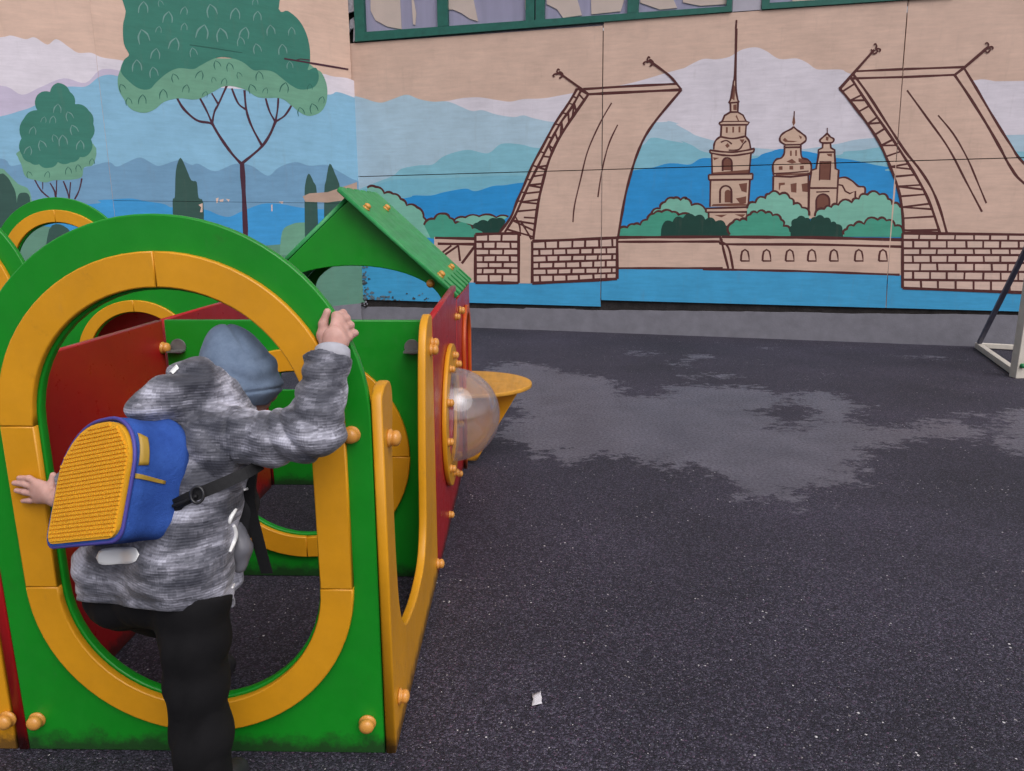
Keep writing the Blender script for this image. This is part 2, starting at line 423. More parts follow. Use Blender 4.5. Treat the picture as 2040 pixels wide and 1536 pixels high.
# ---- boards of the right-hand wall
S1a, S1b = R.loc(1202, 40), R.loc(1197, 606); S2a, S2b = R.loc(1810, -10), R.loc(1763, 612)
HA, HB = R.loc(712, 352), R.loc(2040, 314)
R.cuts = [(S1a, S1b, .011), (S2a, S2b, .010), (HA, HB, .010)]
def lx(a, b, z): return a[0] + (b[0] - a[0]) * (z - a[1]) / (b[1] - a[1])
def hz(x): return HA[1] + (HB[1] - HA[1]) * (x - HA[0]) / (HB[0] - HA[0])
R.zones = lambda x, z: lx(S1a, S1b, z) < x < lx(S2a, S2b, z)
zb = lambda u, v: R.loc(u, v)[1]
xl, xr = R.loc(694, 200)[0] + .01, R.loc(2040, 300)[0] + 5.5
zt_A0, zt_A1 = R.loc(694, 87)[1], R.loc(1200, 51)[1]; zt_B0, zt_B1 = R.loc(1203, 43)[1], R.loc(1808, 1)[1]
zbA, zbB, zbC = R.loc(1000, 605)[1], R.loc(1500, 606)[1], R.loc(1900, 617)[1]
R.floor = lambda x: (zbA if x < S1b[0] else zbB if x < S2b[0] else zbC) + .001
g = .006
def panel(x0f, x1f, zt0, zt1, zbt, off):
    """upper and lower board of one column; edges follow the joints"""
    for lower in (False, True):
        P = []
        if lower:
            xa, xb = x0f(1.3) + g, x1f(1.3) - g
            P = [(x0f(zbt) + g, zbt), (x1f(zbt) - g, zbt), (xb, hz(xb) - g), (xa, hz(xa) - g)]
        else:
            xa, xb = x0f(2.2) + g, x1f(2.2) - g
            P = [(xa, hz(xa) + g), (xb, hz(xb) + g), (x1f(zt1) - g, zt1), (x0f(zt0) + g, zt0)]
        R.prism(P, -off, .022, 'wall_board', PAL['peach'], local=True)
panel(lambda z: xl, lambda z: lx(S1a, S1b, z), zt_A0, zt_A1, zbA, 0)
panel(lambda z: lx(S1a, S1b, z), lambda z: lx(S2a, S2b, z), zt_B0, zt_B1, zbB, .006)
panel(lambda z: lx(S2a, S2b, z), lambda z: xr, R.loc(1812, -1)[1], R.loc(2040, -16)[1], zbC, 0)
M_PLASTER = basic('grey plinth render', (.20, .195, .22), .85, .2, .16, 6, .6, 60, .004)
M_RUBBLE = basic('dark masonry', (.03, .026, .025), .9, .2, .4, 9, 1, 40, .01)
M_BRICK = basic('old brick', (.16, .075, .05), .85, .2, .25, 12, .8, 60, .004)
zs = R.loc(1000, 86)[1]
link('masonry', box(xl - .05, xr, .024, .32, 0, R.loc(694, 87)[1] - .02), M_RUBBLE, R.root)
rag = [(xl, 0.0)]; x = xl
top = R.loc(1000, 614)[1]
rag = [(xl, -.05), (xr, -.05)]; x = xr; tA, tB = R.loc(930, 611), R.loc(2040, 625); ptop = lambda x: tA[1] + (tB[1] - tA[1]) * (x - tA[0]) / (tB[0] - tA[0])
while x > xl:
    k = noise.noise(Vector((x * 1.7, 3, 0))) * .5 + noise.noise(Vector((x * 6, 8, 0))) * .25
    rag.append((x, ptop(x) - .02 + .03 * k)); x -= .09
rag.append((xl, top - .02))
pl = R.prism(rag, -.012, .02, 'plinth', M_PLASTER, local=True, label='grey rendered plinth with ragged top along the foot of the wall')
for (u0, u1, dz) in ((1040, 1160, 0), (1090, 1150, .02)):
    x0, x1 = R.loc(u0, 610)[0], R.loc(u1, 610)[0]
    R.prism([(x0, top - .01), (x1, top - .02), (x1 - .1, top + .02), ((x0 + x1) / 2, top + .012), (x0 + .05, top + .015)], -.004 - dz * .1, .015, 'loose_render', M_PLASTER, local=True)

# ---- the painting on the right-hand wall, back to front
Z1c = z2((20,556),(60,555),(130,570),(190,590),(240,595),(300,575),(380,550),(450,575),(530,590),(620,585),(700,570),(800,565),(900,580),(980,590),(1060,575),(1180,570),(1320,545),(1650,490),(1900,420),(1995,395))
Z1d = z3((60,400),(170,345),(250,345),(330,330),(400,290),(480,275),(540,295),(600,335),(640,345),(720,340),(780,365),(830,400),(880,405),(980,405),(1040,430),(1300,470),(1700,470),(1800,460),(1900,475),(2040,470),(5000,450))
low = [(3050, 590), (700, 545)]
R.fill('painted_cloud', sm(Z1c + Z1d) + low, 'white')
pale = z2((20,556),(60,555),(130,570),(190,590),(240,595),(300,575),(380,550),(450,575),(530,590),(600,588),(650,600),(700,622),(760,645),(820,640),(900,665),(1000,680),(1060,670),(1130,690),(1300,712),(1830,710),(1900,703),(1960,720)) + z3((20,722),(90,760),(160,795),(400,850),(700,870),(940,838),(1060,812),(1200,800),(1500,790),(1950,800),(2040,782),(5000,760))
R.fill('painted_hill', sm(pale) + low, 'pale')
teal = z2((20,1130),(200,1060),(300,1020),(350,980),(450,960),(530,955),(600,905),(730,870),(850,890),(930,835),(1050,840),(1150,860),(1500,870),(1730,850),(1800,800),(1900,815),(1985,830)) + z3((40,815),(110,842),(220,890),(560,905),(940,902),(1000,880),(1100,872),(1210,855),(1500,845),(2040,880),(5000,880))
R.fill('painted_hill', sm(teal) + low, 'teal')
R.fill('painted_hill', sm(z2((20,1140),(200,1075),(330,1040),(600,1035),(1060,1020),(1200,1090),(1150,1300),(20,1300)), 3), 'aqua')
blue = z2((20,1190),(370,1150),(420,1135),(520,1135),(600,1115),(720,1095),(780,1110),(880,1080),(950,1075),(1060,1060),(1400,1040),(1690,990),(1800,975),(1890,950),(1960,950)) + z3((20,948),(100,955),(160,922),(230,918),(460,922),(520,895),(570,880),(620,865),(680,870),(780,880),(830,890),(940,915),(1050,930),(1250,970),(1600,1000),(5000,990))
R.fill('painted_mountain', sm(blue) + low, 'blue')
def bush(pts, col, close, h=.3, line=True, w=3.2):
    b = bumps(pts, h); o = R.fill('painted_bush', b + close, col)
    if line: R.strokes('brown_outline', [(b, w)], 'line', o)
bush(z2((150,1090),(200,1085),(250,1122),(300,1125),(345,1155),(380,1192),(440,1203),(478,1262),(495,1320)), 'mint', z2((520,1380),(150,1380)), .18)
bush(z2((480,1305),(540,1270),(590,1240),(630,1265),(660,1295),(740,1300),(762,1322),(800,1332),(835,1370)), 'jade', z2((835,1385),(520,1385)), .2)
bush(z2((655,1278),(720,1262),(800,1256),(900,1262),(970,1258)), 'mint', z2((900,1305),(760,1305)), .15, True, 2.6)
bush(z2((760,1320),(790,1292),(850,1285),(900,1268),(955,1285)), 'dark', z2((920,1352),(850,1362),(800,1335)), .2, False)
bush(z2((1790,1275),(1800,1240),(1850,1210),(1880,1172),(1930,1150),(1970,1162),(2005,1150)) + z3((70,1152),(110,1190),(190,1215),(222,1268)), 'mint', z3((222,1368)) + z2((1780,1372)), .22)
bush(z2((1608,1335),(1660,1320),(1700,1302),(1735,1305),(1775,1275),(1815,1240),(1860,1230),(1920,1230),(1960,1250)) + z3((40,1245),(120,1265)), 'jade', z3((120,1370)) + z2((1605,1374)), .2)
# ---- tower and churches
tw = R.fill('painted_tower', [z6((301,0),(283,430),(262,545),(250,577),(322,574),(302,470),(308,0)), z6((262,572),(315,572),(313,645),(262,645)),
    z6((183,716),(204,706),(222,664),(262,640),(313,640),(350,662),(371,704),(393,712),(382,728),(192,730)), z6((200,728),(372,726),(366,815),(195,815)),
    z6((165,832),(195,808),(366,808),(392,842),(402,890),(430,893),(420,922),(280,942),(122,922),(118,906),(146,898),(150,862)), z6((130,928),(406,918),(392,1074),(134,1078)),
    z6((110,1074),(418,1066),(416,1110),(112,1112)), z6((124,1110),(398,1106),(386,1296),(120,1298)), z6((92,1308),(386,1298),(386,1336),(92,1336)), z6((110,1334),(380,1334),(374,1375),(262,1420),(250,1470),(110,1470))],
    'tan', label='painted spired bell tower outlined in brown')
def shade(polys, mat='shade', par=None, name='painted_shading'): R.fill(name, polys, mat, par)
arch = lambda x0, x1, y0, y1: [(x0, y1), (x0, y0 + (x1 - x0) * .5)] + [((x0 + x1) / 2 - (x1 - x0) / 2 * math.cos(math.pi * k / 8), y0 + (x1 - x0) * .5 - (x1 - x0) / 2 * math.sin(math.pi * k / 8)) for k in range(1, 8)] + [(x1, y0 + (x1 - x0) * .5), (x1, y1)]
shade([z6((300,60),(292,380),(300,440),(306,60)), z6((283,440),(268,545),(290,560),(296,470)), z6((282,590),(305,586),(305,628),(282,625)), z6((305,660),(322,700),(316,705),(298,670)), z6((230,745),(244,745),(243,785),(230,785)), z6((275,742),(288,742),(287,783),(275,783)), z6((318,740),(332,740),(331,782),(318,782)),
       z6(*arch(212, 270, 965, 1045)), z6((225,872),(243,855),(258,876),(240,890)), z6((140,955),(185,958),(150,975)), z6((140,1060),(392,1040),(390,1066),(136,1072)), z6(*arch(222, 268, 1180, 1268)), z6((320,1140),(378,1132),(375,1200),(340,1190)), z6((300,1240),(372,1225),(370,1275),(330,1278)), z6((140,1280),(330,1272),(380,1282),(378,1292),(130,1294)), z6((150,1355),(240,1352),(200,1372)), z6((290,1350),(368,1350),(345,1372)), z6((325,830),(360,830),(345,860))], par=tw)
LW = 2.6
R.strokes('brown_outline', [(z6((305,0),(300,60)), 3), (z6((301,60),(292,380),(283,430),(266,540),(250,577)), LW, 1), (z6((305,60),(300,440),(310,540),(322,574)), LW, 1), (z6((250,577),(322,572)), LW),
    (z6((262,578),(263,642)), LW), (z6((315,574),(313,640)), LW), (z6((183,716),(204,706),(222,664),(262,640),(313,640),(350,662),(371,704),(393,712),(382,728),(192,730),(183,716)), LW), (z6((204,706),(371,704)), 1.6),
    (z6((200,730),(195,812)), LW), (z6((372,726),(366,808)), LW), (z6((195,812),(280,824),(366,808)), LW, 1), (z6((195,810),(165,832),(150,862),(146,900)), LW, 1), (z6((366,808),(392,842),(402,892)), LW, 1),
    (z6((118,904),(200,915),(280,918),(360,908),(430,893)), LW, 1), (z6((122,924),(200,938),(280,942),(360,932),(422,920)), LW, 1), (z6((118,904),(122,924)), LW), (z6((430,893),(422,920)), LW), (z6((195,850),(235,838),(272,862)), 2, 1), (z6((250,905),(320,900),(352,860),(372,840)), 2, 1),
    (z6((132,928),(136,1076)), LW), (z6((406,920),(392,1070)), LW), (z6(*arch(208, 272, 958, 1050)), LW), (z6((110,1076),(418,1068)), LW), (z6((112,1112),(416,1108)), LW), (z6((110,1076),(112,1112)), LW), (z6((418,1068),(416,1108)), LW),
    (z6((124,1112),(120,1298)), LW), (z6((398,1108),(386,1296)), LW), (z6(*arch(190, 270, 1152, 1272)), LW), (z6((92,1310),(386,1300)), LW), (z6((92,1336),(386,1334)), LW), (z6((92,1310),(92,1336)), LW), (z6((386,1300),(386,1334)), LW), (z6((110,1336),(112,1390)), LW), (z6((380,1334),(374,1380)), LW)], 'line', tw)
ch = R.fill('painted_church', [z6((705,636),(690,712),(700,742),(714,715)), z6((702,735),(722,762),(760,790),(784,812),(784,840),(750,868),(645,870),(608,842),(610,808),(640,780),(684,756)), z6((636,872),(750,868),(756,952),(798,968),(822,1002),(822,1052),(806,1080),(562,1086),(555,1012),(580,968),(616,958),(638,922)),
    z6((560,1082),(806,1076),(806,1380),(560,1230)), z6((935,786),(955,810),(980,828),(966,852),(900,854),(884,836),(908,812)), z6((904,852),(956,852),(962,890),(986,904),(986,928),(872,928),(874,902),(900,890)),
    z6((875,926),(986,926),(992,1032),(1014,1042),(1006,1172),(1002,1330),(830,1380),(800,1380),(808,1165),(824,1042),(858,1032)), z6((1012,1100),(1060,1094),(1110,1120),(1150,1155),(1196,1166),(1190,1250),(1000,1330))], 'tan', label='painted church with two onion domes and an arched porch')
shade([z6((705,640),(692,712),(700,735),(712,715)), z6((625,835),(640,818),(660,838),(730,842),(700,850),(640,848)), z6((735,800),(758,812),(752,832)), z6((676,908),(688,908),(688,945),(676,945)), z6((712,905),(724,905),(724,945),(712,945)), z6((650,985),(690,965),(720,990),(690,998)), z6((735,960),(790,968),(812,995),(760,1000),(735,985)),
       z6((598,1018),(624,1016),(624,1042),(598,1042)), z6((672,1014),(698,1014),(698,1040),(672,1040)), z6((745,1014),(772,1012),(772,1038),(745,1040)), z6((575,1072),(800,1062),(800,1074),(575,1082)), z6((598,1132),(640,1130),(640,1145),(610,1150),(605,1180),(598,1180)), z6((680,1140),(722,1132),(720,1200),(684,1196)), z6((756,1140),(800,1132),(800,1196),(762,1192)),
       z6((925,810),(945,815),(940,840),(925,835)), z6((930,930),(968,930),(966,950),(940,945)), z6((884,990),(958,986),(952,1112),(884,1110)), z6(*arch(862, 948, 1214, 1330))], par=ch)
R.strokes('brown_outline', [(z6((706,634),(704,690)), 1.8), (z6((700,742),(722,762),(760,790),(784,812),(784,840),(750,866)), LW, 1), (z6((700,742),(684,758),(640,780),(610,808),(608,842),(645,868)), LW, 1), (z6((640,868),(752,866)), LW), (z6((636,886),(756,884)), LW), (z6((638,872),(636,925),(616,958),(580,970),(557,1010),(562,1080)), LW, 1), (z6((750,868),(757,952),(798,970),(822,1002),(822,1050),(806,1078)), LW, 1),
    (z6((562,1068),(680,1062),(806,1050)), 2), (z6((560,1086),(680,1090),(806,1076)), LW), (z6((560,1086),(558,1210)), LW), (z6((804,1060),(803,1360)), LW), (z6((935,750),(935,790)), 1.6), (z6((935,788),(955,812),(980,828),(966,852),(900,854),(884,836),(908,812),(935,788)), LW, 1), (z6((904,854),(902,888),(874,902),(872,926)), LW), (z6((956,854),(960,888),(986,904),(986,926)), LW), (z6((872,920),(986,918)), LW),
    (z6((876,926),(858,1034),(826,1044),(824,1060),(810,1166),(806,1330)), LW), (z6((986,926),(992,1034),(1014,1044),(1006,1172),(1000,1290)), LW), (z6((810,1168),(1006,1168)), LW), (z6((858,1196),(950,1192)), 1.6), (z6(*arch(858, 950, 1210, 1330)), LW), (z6((880,1115),(884,985),(960,985),(952,1112)), 1.8),
    (z6((1012,1100),(1060,1094),(1110,1120),(1150,1155),(1196,1166),(1192,1240)), LW, 1), (z6((1014,1145),(1040,1150),(1060,1190),(1092,1206),(1130,1190),(1128,1280)), LW)], 'line', ch)
bush(z3((432,1210),(480,1175),(540,1150),(560,1125),(620,1128),(680,1150),(700,1185),(750,1205),(792,1252)), 'mint', z3((800,1370),(432,1370)))
bush(z3((825,1256),(880,1212),(920,1202),(960,1190),(1040,1175),(1080,1155),(1130,1130),(1200,1130),(1250,1155),(1270,1185),(1320,1200),(1337,1232)), 'mint', z3((1337,1374),(800,1370)))
bush(z3((-60,1310),(0,1288),(60,1265),(130,1255),(190,1275),(250,1285),(310,1310),(336,1342)), 'dark', z3((332,1372)) + z2((1855,1374),(1858,1330)), .3, False)
bush(z3((332,1362),(350,1290),(390,1280),(430,1280),(450,1245),(490,1235),(540,1235),(580,1250),(630,1275),(642,1312),(684,1345)), 'jade', z3((690,1370),(330,1370)))
bush(z3((684,1350),(690,1310),(720,1268),(770,1265),(800,1290),(830,1260),(880,1265),(920,1290),(950,1300),(984,1345)), 'dark', z3((990,1374),(684,1374)), .3, False)
bush(z3((992,1362),(1010,1330),(1050,1310),(1110,1300),(1190,1275),(1240,1280),(1290,1310),(1337,1342)), 'jade', z3((1337,1376),(990,1374)))
# ---- embankment, water
R.fill('painted_water', [(690, 530), (860, 532), (960, 545), (1240, 528), (1800, 540), (3050, 590), (3050, 700), (700, 640)], 'water')
R.fill('painted_embankment', z2((540,1376),(790,1384),(790,1640),(540,1640)), 'peach', label='painted embankment piece beside the roof')
em = R.fill('painted_embankment', [z4((1322,176),(2040,172)) + z5((120,165),(1290,186),(1290,410),(600,386),(0,370)) + z4((1322,388))], 'peach', label='painted embankment wall with a row of small arched windows')
R.strokes('brown_outline', [(z2((545,1381),(780,1386)), 4), (z2((560,1415),(780,1418)), 4), (z2((600,1480),(680,1425)), 3.4), (z2((680,1425),(690,1515)), 3), (z2((700,1530),(775,1430)), 3.4), (z2((640,1425),(570,1480)), 3),
    (z4((1330,180),(2030,176)), 4), (z4((1330,210),(2020,208)), 3.4), (z5((120,165),(700,170),(1268,184)), 4.4), (z5((120,200),(160,212),(700,214),(1268,228)), 3.6, 1), (z5((118,178),(130,240),(162,366)), 3.4, 1), (z5((150,212),(172,260),(192,368)), 3.4, 1), (z5((112,168),(118,190),(140,210)), 3.2, 1), (z4((1325,388),(2040,388)), 3), (z5((0,370),(600,382),(1250,406)), 3.2)], 'line', em)
for cx in (268, 405, 552, 692, 832, 990, 1143): R.strokes('painted_window', [(z5(*[(cx - 26 + x, y) for x, y in ((0, 318), (2, 285), (8, 258), (26, 246), (44, 258), (50, 285), (53, 318), (0, 318))]), 2.6)], 'line', em)
# ---- bridges
def zig(A, B, n):
    """lattice between two rails"""
    def at(L, t):
        k = t * (len(L) - 1); i = min(int(k), len(L) - 2); f = k - i
        return (L[i][0] + (L[i + 1][0] - L[i][0]) * f, L[i][1] + (L[i + 1][1] - L[i][1]) * f)
    A, B = sm(A), sm(B); out = []
    for i in range(n):
        t = (i + .5) / n; out.append(([at(A, t), at(B, min(1, t + .015))], 2.8))
        if i % 2: out.append(([at(A, t), at(B, min(1, (i + 1.2) / n))], 2.8))
    return out
b1 = R.fill('painted_bridge', [sm(z2((1370,512),(1310,600),(1240,720),(1170,850),(1110,960),(1060,1080),(1020,1170),(985,1260),(915,1355)), 4) + z2((1030,1400),(1110,1410),(1605,1400)) + sm(z2((1605,1390),(1630,1240),(1655,1110),(1690,980),(1720,890),(1760,800),(1815,715),(1900,610),(1975,522)), 4) + z2((1940,486),(1405,516))], 'peach', label='painted raised bridge leaf nearest the corner, curving up to the right')
r2 = z2((1390,530),(1340,620),(1270,720),(1200,850),(1140,970),(1090,1070),(1050,1160),(1005,1260),(950,1348)); r3 = z2((1435,548),(1330,700),(1250,830),(1200,950),(1165,1080),(1140,1200),(1115,1390))
def lamp(x, y, a):
    o = []
    for d in (-.9, .9, 2.6):
        o.append(([(x, y), (x + 6 * math.cos(a + d * .6), y + 6 * math.sin(a + d * .6)), (x + 10 * math.cos(a + d), y + 10 * math.sin(a + d)), (x + 9 * math.cos(a + d * 1.45), y + 9 * math.sin(a + d * 1.45))], 2.2, 1))
    return o
R.strokes('brown_outline', [(z2((1370,515),(1320,600),(1240,720),(1170,850),(1110,960),(1060,1080),(1020,1170),(985,1260),(920,1350)), 3.6, 1), (r2, 3.6, 1), (r3, 4, 1),
    (z2((1975,522),(1900,610),(1815,715),(1760,800),(1720,890),(1690,980),(1655,1110),(1630,1240),(1605,1390)), 3.6, 1), (z2((1405,518),(1660,502),(1945,488)), 3.6), (z2((1430,548),(1700,535),(1978,522)), 4), (z2((1370,512),(1435,548)), 3.6),
    (z2((1435,548),(1400,520),(1260,420)), 3.4), (z2((1975,522),(1915,450),(1860,405),(1785,352)), 3.4, 1), (z2((1570,598),(1500,720),(1430,880),(1390,1040),(1355,1190),(1345,1290)), 2, 1), (z2((1605,725),(1560,820),(1530,920),(1505,1040),(1490,1145)), 2, 1),
    (z2((1010,1255),(1035,1310),(1040,1370)), 2.4, 1), (z2((1040,1280),(1070,1330),(1105,1390)), 2.8, 1), (z2((1060,1262),(1125,1266)), 2.2)] + zig(r2, r3, 15) + lamp(1112, 148, 3.8) + lamp(1292, 124, 3.8)
    + [([a, b], 2.4) for a, b in zip(sm(z2((1345,560),(1240,720),(1110,960),(1020,1170)), 3), sm(z2((1368,570),(1270,725),(1140,970),(1050,1165)), 3))], 'line', b1)
b2 = R.fill('painted_bridge', [sm(z3((970,515),(1040,600),(1130,720),(1200,830),(1250,940),(1290,1040),(1320,1140),(1335,1250),(1340,1372)), 4) + z3((2700,1372),(2380,1300),(2200,1180),(2040,955),(1960,840),(1860,680),(1760,510),(1690,390),(1065,413))], 'peach', label='painted raised bridge leaf at the right, leaning away from the tower')
q2 = z3((1035,455),(1110,570),(1200,700),(1290,830),(1380,970),(1450,1090),(1500,1200),(1550,1350)); q1 = z3((970,515),(1040,600),(1130,720),(1200,830),(1250,940),(1290,1040),(1320,1140),(1335,1250),(1340,1360))
R.strokes('brown_outline', [(q1, 3.8, 1), (q2, 4, 1), (z3((1045,430),(1130,545),(1250,730),(1350,880),(1430,980),(1500,1090),(1550,1210),(1590,1350)), 3.8, 1), (z3((1065,415),(1350,402),(1690,390)), 3.4), (z3((1030,457),(1350,448),(1640,435)), 3.4),
    (z3((968,518),(1170,290)), 4), (z3((1635,437),(1690,395),(1830,275)), 3.8), (z3((1635,435),(1720,560),(1820,720),(1900,860),(1960,970),(2040,1065),(2300,1250)), 4.2, 1), (z3((1690,395),(1760,510),(1860,680),(1960,840),(2040,950),(2300,1180)), 3.8, 1),
    (z3((1360,525),(1480,690),(1600,860),(1700,1050),(1795,1230)), 3, 1), (z3((1540,670),(1630,780),(1710,920),(1770,1060),(1820,1180)), 2.6, 1)] + zig(q1, q2, 14) + lamp(1744, 98, 5.6) + lamp(1968, 95, 5.4), 'line', b2)
# ---- brick piers
def pier(x0, x1, ys0, ys1, rows, bw, zf, label):
    """ys0/ys1: row heights at left and right edge"""
    o = R.fill('painted_pier', zf((x0, ys0[0]), (x1, ys1[0]), (x1, ys1[-1]), (x0, ys0[-1])), 'highl', label=label)
    L = [(zf((x0, ys0[0]), (x0, ys0[-1])), 4), (zf((x1, ys1[0]), (x1, ys1[-1])), 4)]
    for k in range(rows + 1): L.append((zf((x0, ys0[k]), ((x0 + x1) / 2, (ys0[k] + ys1[k]) / 2 + random.uniform(-2, 2)), (x1, ys1[k])), 3.2 if 0 < k < rows else 4.2, 1))
    for k in range(rows):
        x = x0 + bw * (.55 if k % 2 else 1.0)
        while x < x1 - bw * .25:
            xx = x + random.uniform(-6, 6); t = (xx - x0) / (x1 - x0)
            L.append((zf((xx, ys0[k] + (ys1[k] - ys0[k]) * t), (xx + random.uniform(-4, 4), ys0[k + 1] + (ys1[k + 1] - ys0[k + 1]) * t)), 2.9)); x += bw
    R.strokes('brown_outline', L, 'line', o)
R.fill('painted_pillar', z4((655,205),(750,205),(750,492),(655,490)), 'peach')
pier(365, 658, [160, 210, 257, 302, 347, 388, 430, 486], [152, 210, 257, 302, 347, 388, 430, 488], 7, 92, z4, 'painted brick pier nearest the corner')
pier(750, 1325, [206, 260, 305, 350, 392, 435, 490], [182, 245, 292, 332, 382, 420, 460], 6, 90, z4, 'painted brick pier under the bridge leaf nearest the corner')
pier(1268, 2700, [142, 185, 238, 280, 330, 382, 437, 490], [160, 198, 240, 285, 335, 395, 455, 545], 7, 112, z5, 'painted brick pier under the right bridge leaf')
# ---- windows of the right-hand wall
M_FRAME = basic('green window paint', (.012, .115, .085), .45, .45, .2, 14, .3, 90)
M_CURT = basic('cream curtain', (.9, .74, .57), .8, .2, .06, 4, .2, 40)
M_SHEER = basic('grey lavender curtain', (.5, .48, .58), .85, .2, .1, 3, .2, 40, stretch=(4, 1, .3))
M_PIERW = basic('lavender grey render', (.42, .40, .45), .8, .2, .1, 5, .5, 60)
def glassmat(name, rough=.03, tint=(.97, .97, 1), gl=.9):
    m = NT(name); t = m.t; t.nodes.remove(m.b); out = t.nodes['Material Output']
    tr = m.n('BsdfTransparent'); tr.inputs[0].default_value = (*tint, 1); g_ = m.n('BsdfGlossy'); g_.inputs['Roughness'].default_value = rough; g_.inputs['Color'].default_value = (gl, gl, gl, 1)
    lw = m.n('LayerWeight', i_Blend=.12); mx = m.n('MixShader'); m.l(lw.outputs['Fresnel'], mx.inputs[0]); m.l(tr.outputs[0], mx.inputs[1]); m.l(g_.outputs[0], mx.inputs[2]); m.l(mx.outputs[0], out.inputs['Surface'])
    return m.m
M_GLASS = glassmat('window glass')
TOPV = -420
def up(u, v):                                   # straight up the wall from a pixel
    a, b = R.loc(u, v); return (a, b)
def vert(P0, P1, ztop): return [P0, P1, (P1[0], ztop), (P0[0], ztop)]
ZT = R.loc(712, 82)[1] + 1.75
def window(bottom, stiles, panes, swags):
    w = R.prism([R.loc(*p) for p in bottom], -.03, .05, 'window', M_FRAME, local=True)
    for a, b in stiles: R.prism(vert(R.loc(*a), R.loc(*b), ZT), -.026, .048, 'frame_bar', M_FRAME, w, local=True)
    P0, P1 = R.loc(*bottom[0]), R.loc(*bottom[1])
    R.prism([(P0[0], ZT + .001), (P1[0], ZT + .001), (P1[0], ZT + .09), (P0[0], ZT + .09)], -.03, .05, 'frame_bar', M_FRAME, w, local=True)
    for a, b in panes:
        A, B = R.loc(*a), R.loc(*b); R.prism([(A[0] - .02, A[1] - .01), (B[0] + .02, B[1] - .01), (B[0] + .02, ZT), (A[0] - .02, ZT)], .012, .016, 'pane', M_GLASS, w, local=True)
    for sw in swags: R.prism([R.loc(*p) for p in sw], .026, .032, 'curtain', M_CURT, w, local=True)
    R.prism([(P0[0], P0[1] - .05), (P1[0], P1[1] - .05), (P1[0], ZT + .05), (P0[0], ZT + .05)], .04, .046, 'sheer_curtain', M_SHEER, w, local=True)
    return w
w1 = window([(709, 84), (1458, 24), (1458, 13), (709, 66)], [((709, 66), (728, 66)), ((873, 54), (893, 52)), ((1048, 42), (1065, 41)), ((1068, 41), (1085, 40)), ((1250, 27), (1272, 26)), ((1447, 14), (1458, 13))],
    [((728, 66), (873, 55)), ((893, 54), (1048, 43)), ((1085, 40), (1250, 27)), ((1272, 26), (1447, 14))],
    [z7((385,-300),(690,-300),(690,0),(705,292),(560,265),(440,200),(390,100)), z7((790,-300),(830,-300),(830,0),(855,130),(845,250),(822,240)), z7((1185,-300),(1440,-300),(1440,0),(1485,212),(1400,185),(1320,130),(1230,92),(1185,90)), z7((1950,-300),(1985,-300),(1985,120),(1965,90)),
     z2((1190,-300),(1370,-300),(1370,0),(1395,85),(1285,100),(1250,50),(1190,20)), z2((1440,-300),(1640,-300),(1640,0),(1620,62),(1450,80)), z2((1735,-300),(1930,-300),(1930,0),(1950,42),(1850,52),(1735,12)), z3((40,-300),(320,-300),(315,20),(160,30),(60,10))])
w1['label'] = 'long green framed window of four panes over the painted bridge'
R.prism([R.loc(*p) for p in ((1459, 24), (1516, 20))] + [(R.loc(1516, 20)[0], ZT + .09), (R.loc(1459, 24)[0], ZT + .09)], -.012, .3, 'pier', M_PIERW, local=True)
w2 = window([(1517, 20), (1900, -6), (1900, -16), (1517, 8)], [((1517, 8), (1533, 8)), ((1700, -4), (1720, -5)), ((1885, -15), (1900, -16))], [((1533, 8), (1700, -4)), ((1720, -5), (1885, -15))], [z3((640,-300),(900,-300),(880,0),(700,15))])
w2['label'] = 'next green framed window to the right, only its sill showing'
R.prism([(xl, ZT + .093), (xr, ZT + .093), (xr, ZT + .8), (xl, ZT + .8)], 0, .3, 'unseen_upper_wall', PAL['peach'], local=True)  # out-of-view wall over the windows, added for reflections and sky shading
xw = R.loc(1901, 0)[0]
R.prism([(xw, R.loc(1901, -10)[1]), (xr, R.loc(1901, -10)[1]), (xr, ZT + .092), (xw, ZT + .092)], 0, .3, 'unseen_upper_wall', PAL['peach'], local=True)
# broken strip between corner and window
M_FOAM = basic('grey torn lining', (.36, .35, .38), .9, .1, .3, 20, 1, 60, .01)
P0, P1 = R.loc(690, 86), R.loc(708, 84)
R.prism([P0, P1, (P1[0], ZT), (P0[0], ZT)], .06, .1, 'gap_shade', M_GAPSHADE, local=True)  # dark sheet behind the lining: the gap's shade put into its colour
for (u0, u1, va, vb, yy) in ((693, 706, 26, -200, .0), (694, 705, 60, 34, .01), (704, 709, 84, 40, -.006), (692, 699, 63, 60, -.01)):
    a, b = R.loc(u0, va), R.loc(u1, vb)
    R.prism([(a[0], a[1]), (b[0], a[1] + .03), (b[0] - .01, b[1]), (a[0] + .02, b[1] - .03)], yy, yy + .03, 'torn_lining', M_FOAM, local=True)

